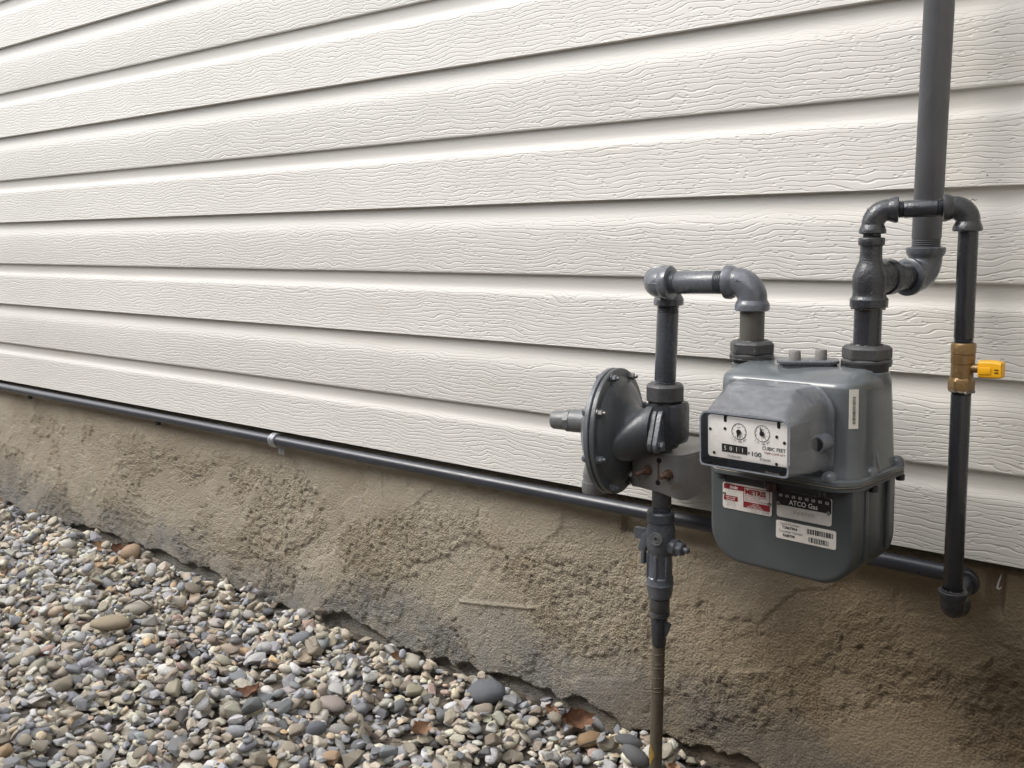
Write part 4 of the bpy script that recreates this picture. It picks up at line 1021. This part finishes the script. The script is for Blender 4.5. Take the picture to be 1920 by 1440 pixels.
for (u, v, na) in ((0.398, 0.325, -97), (0.683, 0.300, 100)):
    cx_, cz_ = uv(u, v); r_ = 0.0100
    g = Geo(); ringmark(g, cx_, cz_, r_ - 0.0007, r_, YM)
    for k in range(10):
        a = R(90 + 36 * k); quad(g, cx_ + r_ * 0.70 * math.cos(a), cz_ + r_ * 0.70 * math.sin(a), cx_ + r_ * 0.90 * math.cos(a), cz_ + r_ * 0.90 * math.sin(a), 0.0004, YM)
    for k in range(6):
        a0, a1 = R(65 + 9 * k), R(65 + 9 * (k + 1)); quad(g, cx_ + r_ * 0.52 * math.cos(a0), cz_ + r_ * 0.52 * math.sin(a0), cx_ + r_ * 0.52 * math.cos(a1), cz_ + r_ * 0.52 * math.sin(a1), 0.0005, YM)
    d = g.build('dial', M['ink'], plate, smooth=False)
    g = Geo(); a = R(na)
    tip = V3(cx_ + r_ * 0.86 * math.cos(a), YM - 0.0014, cz_ + r_ * 0.86 * math.sin(a))
    g.lathe((cx_, YM - 0.0004, cz_), (0, -1, 0), [(0, 0.0029), (0.0014, 0.0027)], 18)
    pa = V3(-math.sin(a), 0, math.cos(a)) * 0.0021
    b0 = V3(cx_, YM - 0.0012, cz_)
    g.add([b0 + pa, b0 - pa, tip, b0 + pa + V3(0, -0.0006, 0), b0 - pa + V3(0, -0.0006, 0), tip + V3(0, -0.0006, 0)], [(0, 1, 2), (5, 4, 3), (0, 3, 4, 1), (1, 4, 5, 2), (2, 5, 3, 0)])
    g.build('pointer', M['ink'], plate)
    s_ = '2 FT\u00b3 PER REV'; items = []
    for i, ch in enumerate(s_):
        an = R(-90 - 47 + 94 * i / (len(s_) - 1)); rr = r_ + 0.0036
        items.append(((ch, 0.0031, cx_ + rr * math.cos(an), cz_ + rr * math.sin(an), YM), dict(rot=an + math.pi / 2, align='CENTER')))
    text('dial_lettering', M['ink'], plate, items)
cx0, cz0 = uv(0.182, 0.655); cx1, cz1 = uv(0.502, 0.845)
flat('counter_window', [(cx0, cz1), (cx1, cz1), (cx1, cz0), (cx0, cz0)], M['ink'], plate, YM)
g = Geo()
for (a_, b_) in (((0.195, 0.675), (0.195, 0.83)), ((0.195, 0.83), (0.488, 0.83))): quad(g, *uv(*a_), *uv(*b_), 0.0003, YM - 0.0003)
for q in (0.262, 0.335, 0.407): quad(g, *uv(q, 0.675), *uv(q, 0.82), 0.00035, YM - 0.0003)
g.build('counter_rims', M['greyink'], plate, smooth=False)
text('counter_digits', M['whiteink'], plate, [((ch, 0.0076, *uv(u, 0.798), YM - 0.0004), dict(align='CENTER')) for ch, u in (('5', 0.228), ('0', 0.300), ('1', 0.372), ('1', 0.446))])
text('index_lettering', M['ink'], plate, [(('\u00d7', 0.0066, *uv(0.506, 0.838), YM), dict(bold=0.015)), (('100', 0.0078, *uv(0.543, 0.850), YM), dict(width=0.0126, bold=0.012)),
    (('CUBIC FEET', 0.0060, *uv(0.680, 0.665), YM), dict(width=0.0305, bold=0.008)), (('07324-001', 0.0045, *uv(0.655, 0.930), YM), dict(width=0.0140)), (('175-250 & ASC', 0.0038, *uv(0.252, 0.955), YM), dict(width=0.0185))])
text('red_lettering', M['red'], plate, [(('TEMP COMP 60\u00b0F', 0.0038, *uv(0.705, 0.758), YM), dict(width=0.0275))])
g = Geo()
for u, v in ((0.033, 0.345), (0.222, 0.295), (0.855, 0.330), (0.945, 0.445), (0.082, 0.905), (0.855, 0.955)):
    g = Geo(); disc(g, *uv(u, v), 0.0020, YM); g.build('plate_hole', M['hole'], plate, smooth=False)
# clear cover: hood shell lofted along y
def hood(y, x0, x1, z0, z1, ch, r):
    # z0 bottom, z1 top; top corners chamfered by ch
    pts = [(x1, z0), (x1, z1 - ch), (x1 - ch * 0.9, z1), (x0 + ch * 0.9, z1), (x0, z1 - ch), (x0, z0)]
    out = []
    n = len(pts)
    for i in range(n):
        p = Vector(pts[i]); a = Vector(pts[i - 1]); b = Vector(pts[(i + 1) % n])
        da = (a - p).normalized(); db = (b - p).normalized()
        rr = min(r, (a - p).length * 0.45, (b - p).length * 0.45)
        q0 = p + da * rr; q1 = p + db * rr
        for k in range(6):
            s_ = k / 5; q = q0 * (1 - s_) ** 2 + p * 2 * s_ * (1 - s_) + q1 * s_ * s_; out.append(V3(q.x, y, q.y))
    return out
g = Geo()
g.loft([hood(-0.0905, -0.0690, 0.0825, -0.1240, -0.0190, 0.022, 0.010), hood(-0.0940, -0.0690, 0.0825, -0.1240, -0.0190, 0.022, 0.010), hood(-0.0950, -0.0600, 0.0755, -0.1215, -0.0175, 0.020, 0.008),
        hood(-0.1080, -0.0580, 0.0745, -0.1205, -0.0170, 0.021, 0.007), hood(-0.1330, -0.0540, 0.0733, -0.1195, -0.0185, 0.021, 0.005), hood(-0.1360, -0.0535, 0.0730, -0.1190, -0.0196, 0.021, 0.005),
        hood(-0.1700, -0.0480, 0.0725, -0.1150, -0.0435, 0.011, 0.005), hood(-0.1755, -0.0470, 0.0725, -0.1145, -0.0465, 0.0075, 0.006), hood(-0.1790, -0.0465, 0.0722, -0.1140, -0.0472, 0.0062, 0.006), hood(-0.1800, -0.0455, 0.0712, -0.1130, -0.0482, 0.0060, 0.006)], cap=False)
cover = g.build('index_cover', M['clear'], gm, 32)
g = Geo(); a = hood(-0.1800, -0.0455, 0.0712, -0.1130, -0.0482, 0.0060, 0.006); g.add(a, [tuple(range(len(a)))]); g.build('cover_window', M['window'], cover, smooth=False)
g = Geo(); b = hood(-0.1803, -0.0470, 0.0727, -0.1145, -0.0467, 0.0066, 0.006); c2 = hood(-0.1803, -0.0450, 0.0707, -0.1124, -0.0488, 0.0058, 0.006); n_ = len(b)
g.loft([[p + V3(0, 0.0010, 0) for p in b], b, c2], cap=False); g.build('cover_lip', M['coverlip'], cover)
g = Geo(); g.lathe((0.0725, -0.094, -0.0860), (0, -1, 0), [(0, 0.0112), (0.020, 0.0106), (0.0215, 0.0100), (0.0215, 0.0086), (0.004, 0.0080)], 24, cap=False); g.build('screw_tube', M['grey2'], cover)
g = Geo(); g.lathe((0.0725, -0.098, -0.0860), (0, -1, 0), [(0, 0.0081), (0.0175, 0.0081)], 20); g.build('tube_plug', M['hole'], cover)
text('cover_lettering', M['greyink'], cover, [(('Itron', 0.0060, 0.0420, -0.1128, -0.1806), dict(width=0.0185, shear=0.3))])

# ---- plates on the bowl
YB = -0.0903
def plate_obj(name, x0, x1, z0, z1, r, mat, th=0.0009, y=YB):
    g = Geo(); g.loft([[V3(x, yy, z) for x, z in rrect((x0 + x1) / 2, (z0 + z1) / 2, (x1 - x0) / 2 - e, (z1 - z0) / 2 - e, r, 5)] for yy, e in ((y, 0), (y - th * 0.7, 0), (y - th, 0.0003))])
    return g.build(name, mat, gm, 30)
def rivets(par, pts, y):
    for x, z in pts:
        g = Geo(); g.lathe((x, y, z), (0, -1, 0), [(0, 0.0026), (0.0009, 0.0025), (0.0013, 0.0019), (0.0006, 0.0012)], 16); g.build('rivet', M['bolt'], par)
# red and white maker's plate
x0, x1, z0, z1 = -0.0715, 0.0008, -0.1935, -0.1582
pl = plate_obj('maker_plate', x0, x1, z0, z1, 0.0036, M['alu'])
YP = YB - 0.0009 - 0.0004
W_, H_ = x1 - x0, z1 - z0
def pq(u, v): return x0 + u * W_, z1 - v * H_
def rect(g, a, b, y):
    (xa, za), (xb, zb) = pq(*a), pq(*b); g.add([(xa, y, zb), (xb, y, zb), (xb, y, za), (xa, y, za)], [(0, 1, 2, 3)])
g = Geo(); rect(g, (0.03, 0.05), (0.455, 0.235), YP); rect(g, (0.03, 0.49), (0.315, 0.675), YP); rect(g, (0.435, 0.62), (0.965, 0.83), YP)
for a, b in (((0.435, 0.06), (0.965, 0.085)), ((0.435, 0.06), (0.449, 0.62)), ((0.951, 0.06), (0.965, 0.62)), ((0.435, 0.60), (0.965, 0.62))): rect(g, a, b, YP)
g.build('red_print', M['red'], pl, smooth=False)
text('white_print', M['whiteink'], pl, [(('Itr\u00f3n', 0.0062, *pq(0.15, 0.205), YP - 0.0003), dict(width=0.0120, shear=0.35, bold=0.02)), (('TEMP COMP', 0.0027, *pq(0.065, 0.575), YP - 0.0003), dict(width=0.015)), (('60\u00b0F BASE', 0.0027, *pq(0.085, 0.655), YP - 0.0003), dict(width=0.0125)),
    (('250 CFH', 0.0026, *pq(0.62, 0.69), YP - 0.0003), {}), (('1/2 INCH DIFF', 0.0026, *pq(0.56, 0.755), YP - 0.0003), dict(width=0.016)), (('MAX PRESS 5 PSI', 0.0026, *pq(0.52, 0.815), YP - 0.0003), dict(width=0.022))])
text('plate_lettering', M['red'], pl, [(('METRIS', 0.0094, *pq(0.468, 0.315), YP), dict(width=0.0300, bold=0.045)), (('WORK CLASS 250 METER', 0.0030, *pq(0.47, 0.405), YP), dict(width=0.0315)), (('MAX CFH CAPACITY', 0.0030, *pq(0.47, 0.485), YP), dict(width=0.0225)), (('FOR USE WITH CLEAN GAS', 0.0030, *pq(0.47, 0.565), YP), dict(width=0.0310))])
text('stamped_number', M['paleink'], pl, [(('2/15', 0.0092, *pq(0.075, 0.875), YP), dict(width=0.0140)), (('T5867904', 0.0092, *pq(0.49, 0.975), YP), dict(width=0.0330))])
rivets(pl, [pq(0.035, 0.44), pq(0.95, 0.53)], YB - 0.0008)
# utility plate
x0, x1, z0, z1 = 0.0078, 0.0812, -0.1908, -0.1560
W_, H_ = x1 - x0, z1 - z0
pl = plate_obj('utility_plate', x0, x1, z0, z1, 0.0036, M['alu'])
g = Geo(); rr_ = [(x, z) for x, z in rrect((x0 + x1) / 2, z1 - H_ * 0.27, W_ / 2 - 0.0002, H_ * 0.27, (0.0036, 0.0036, 0.0001, 0.0001), 5)]
g.add([(x, YP, z) for x, z in rr_], [tuple(range(len(rr_)))]); g.build('black_print', M['ink'], pl, smooth=False)
text('white_print', M['whiteink'], pl, [(('03', 0.0050, *pq(0.078 + 0.1205 * i, 0.225), YP - 0.0003), dict(align='CENTER', bold=0.012)) for i in range(8)] + [(('ATCO Gas', 0.0088, *pq(0.235, 0.475), YP - 0.0003), dict(width=0.0385, bold=0.012))])
text('stamped_number', M['paleink'], pl, [(('R68709', 0.0068, *pq(0.31, 0.80), YP), dict(width=0.0280))])
rivets(pl, [pq(0.035, 0.50), pq(0.945, 0.535)], YB - 0.0008)
# serial number sticker
x0, x1, z0, z1 = 0.0066, 0.0872, -0.2190, -0.1955
W_, H_ = x1 - x0, z1 - z0
pl = plate_obj('serial_sticker', x0, x1, z0, z1, 0.0026, M['label'], 0.0004)
YP = YB - 0.0004 - 0.0003
text('lettering', M['greyink'], pl, [(('Serial Number', 0.0050, *pq(0.075, 0.20), YP), dict(width=0.0260)), (('Customer Number', 0.0050, *pq(0.05, 0.62), YP), dict(width=0.0335))])
text('number_lettering', M['ink'], pl, [(('T5867904', 0.0052, *pq(0.105, 0.41), YP), dict(width=0.0210, bold=0.02)), (('R68709', 0.0052, *pq(0.12, 0.845), YP), dict(width=0.0163, bold=0.02))])
def bars(g, ua, ub, va, vb, seed):
    r = random.Random(seed); u = ua
    while u < ub:
        w = r.choice((0.006, 0.006, 0.012, 0.018)); rect(g, (u, va), (min(u + w, ub), vb), YP); u += w + r.choice((0.006, 0.006, 0.011, 0.016))
g = Geo(); bars(g, 0.535, 0.955, 0.155, 0.435, 3); bars(g, 0.555, 0.880, 0.60, 0.875, 4); g.build('barcode', M['ink'], pl, smooth=False)
# small vertical barcode sticker on the rounded right front corner
def corner_sticker():
    rr = 0.0296
    def P(a, z, out):
        f_ = (z + 0.08) / 0.05
        hx_ = 0.0988 - 0.0008 * max(0, f_); yf = -0.0872 + 0.0012 * max(0, f_)
        cx_, cy_ = CXm + hx_ - rr, yf + rr
        return V3(cx_ + (rr + out) * math.sin(a), cy_ - (rr + out) * math.cos(a), z)
    g = Geo(); an = np.linspace(0.66, 1.05, 6); zs = np.linspace(-0.0700, -0.0225, 6); v = [P(a, z, 0.0009) for z in zs for a in an]
    g.add(v, [(k * 6 + i, k * 6 + i + 1, k * 6 + i + 7, k * 6 + i + 6) for k in range(5) for i in range(5)])
    s_ = g.build('corner_sticker', M['label'], gm)
    g = Geo(); z = -0.064; r = random.Random(8)
    while z < -0.031:
        w = r.choice((0.0005, 0.0006, 0.0010))
        v = [P(a, zz, 0.0013) for zz in (z, z + w) for a in (0.80, 0.86, 0.92)]
        g.add(v, [(0, 1, 4, 3), (1, 2, 5, 4)]); z += w + r.choice((0.0005, 0.0006, 0.0009))
    g.build('barcode', M['ink'], s_, smooth=False)
corner_sticker()

# ================================================================== FALLEN LEAVES, TWIGS, SCRAPS
def leaf(x, y, L, W, yaw, tilt, roll, curl, mat, label, dz=0.004):
    g = Geo(); n, m = 8, 5; v = []
    for i in range(n):
        s_ = i / (n - 1)
        for j in range(m):
            t_ = (j / (m - 1) - 0.5) * 2
            wv = W * (math.sin(math.pi * (0.06 + 0.90 * s_)) ** 0.8) * (1 + 0.28 * math.sin(s_ * 19 + t_ * 2))
            v.append(V3((s_ - 0.5) * L + 0.05 * L * abs(t_), t_ * wv, curl * (t_ * t_ * W * 0.9 + 0.8 * (s_ - 0.5) ** 2 * L + 0.10 * W * math.sin(9 * s_ + 4 * t_))))
    th_ = 0.0006
    top = v; bot = [p - V3(0, 0, th_) for p in v]
    f = []
    for i in range(n - 1):
        for j in range(m - 1):
            q = (i * m + j, i * m + j + 1, (i + 1) * m + j + 1, (i + 1) * m + j); f.append(q); f.append(tuple(k + n * m for k in q[::-1]))
    rim = [j for j in range(m)] + [i * m + m - 1 for i in range(1, n)] + [(n - 1) * m + j for j in range(m - 2, -1, -1)] + [i * m for i in range(n - 2, 0, -1)]
    for a, b in zip(rim, rim[1:] + rim[:1]): f.append((a, b, b + n * m, a + n * m))
    g.add(top + bot, f)
    o = g.build('dry_leaf', mat, None, 60)
    o.location = (x, y, height(x, y) + dz); o.rotation_euler = (tilt, roll, yaw)
    tag(o, label, 'leaf', 'dry leaves fallen on the gravel')
leaf(-0.925, -0.040, 0.060, 0.018, 0.9, 0.75, 0.15, 0.9, M['leaf'], 'upright red brown dry leaf leaning at the wall foot near the riser', 0.014)
leaf(-0.985, -0.035, 0.045, 0.014, 2.2, 0.5, 0.2, 0.8, M['leaf'], 'dark curled dry leaf just right of the large grey stone', 0.010)
leaf(-1.372, -0.052, 0.040, 0.010, 1.2, 1.0, 0.4, 0.6, M['leaf2'], 'small orange dry leaf at the wall foot above the grey stones', 0.010)
leaf(-1.060, -0.360, 0.060, 0.018, 0.4, 0.2, -0.3, 0.9, M['leaf'], 'rust brown curled dry leaf at the bottom edge among dark stones')
leaf(-1.520, -0.330, 0.060, 0.014, 0.9, 0.3, -0.2, 0.9, M['leaf'], 'curled rust dry leaf in the middle of the gravel')
leaf(-2.500, -0.035, 0.060, 0.018, 0.5, 0.5, 0.3, 0.8, M['leaf'], 'brown dry leaf at the wall foot beside the orange tan stone')
leaf(-2.630, -0.030, 0.055, 0.017, 1.0, 0.6, 0.1, 0.7, M['leaf2'], 'orange dry leaf against the wall further along')
leaf(-3.320, -0.045, 0.075, 0.026, 1.2, 0.8, 0.1, 0.6, M['leaf2'], 'bright orange dry leaf standing at the far left of the gravel', 0.02)
leaf(-1.140, -0.235, 0.045, 0.014, 1.6, 0.7, 0.3, 0.9, M['leaf2'], 'upright tan dry leaf among pale stones below the large grey stone', 0.010)
leaf(-0.700, -0.085, 0.040, 0.012, 1.9, 0.4, 0.3, 0.9, M['leaf2'], 'tan dry leaf tucked beside the service riser foot')
def twig(pts, r, label):
    g = Geo(); P = [V3(x, y, height(x, y) + dz) for x, y, dz in pts]
    g.tube(P, list(np.linspace(r, r * 0.5, len(P))), 8)
    tag(g.build('twig', M['twig'], None), label, 'twig', 'thin twigs on the gravel')
twig([(-0.895, -0.130, 0.004), (-0.850, -0.085, 0.007), (-0.806, -0.040, 0.010)], 0.0020, 'dark thin twig lying slantwise beside the service riser')
twig([(-2.130, -0.270, 0.004), (-2.075, -0.225, 0.010), (-2.040, -0.200, 0.006)], 0.0022, 'thin dark twig crossing the pale cream stone')
twig([(-1.230, -0.280, 0.003), (-1.190, -0.275, 0.006), (-1.150, -0.268, 0.004)], 0.0015, 'short twig lying flat in the middle of the gravel')
g = Geo(); g.tube([(-0.2490, 0.012, 0.3960), (-0.2480, 0.009, 0.404), (-0.2462, 0.010, 0.412), (-0.2448, 0.009, 0.418)], [0.0014, 0.0012, 0.0010, 0.0006], 8); g.tube([(-0.2500, 0.011, 0.3975), (-0.2470, 0.008, 0.396), (-0.2440, 0.010, 0.399)], [0.0008, 0.0012, 0.0006], 8)
tag(g.build('web_scrap', M['scrap'], None), 'wisp of white web caught on the foundation at the right edge', 'scrap')
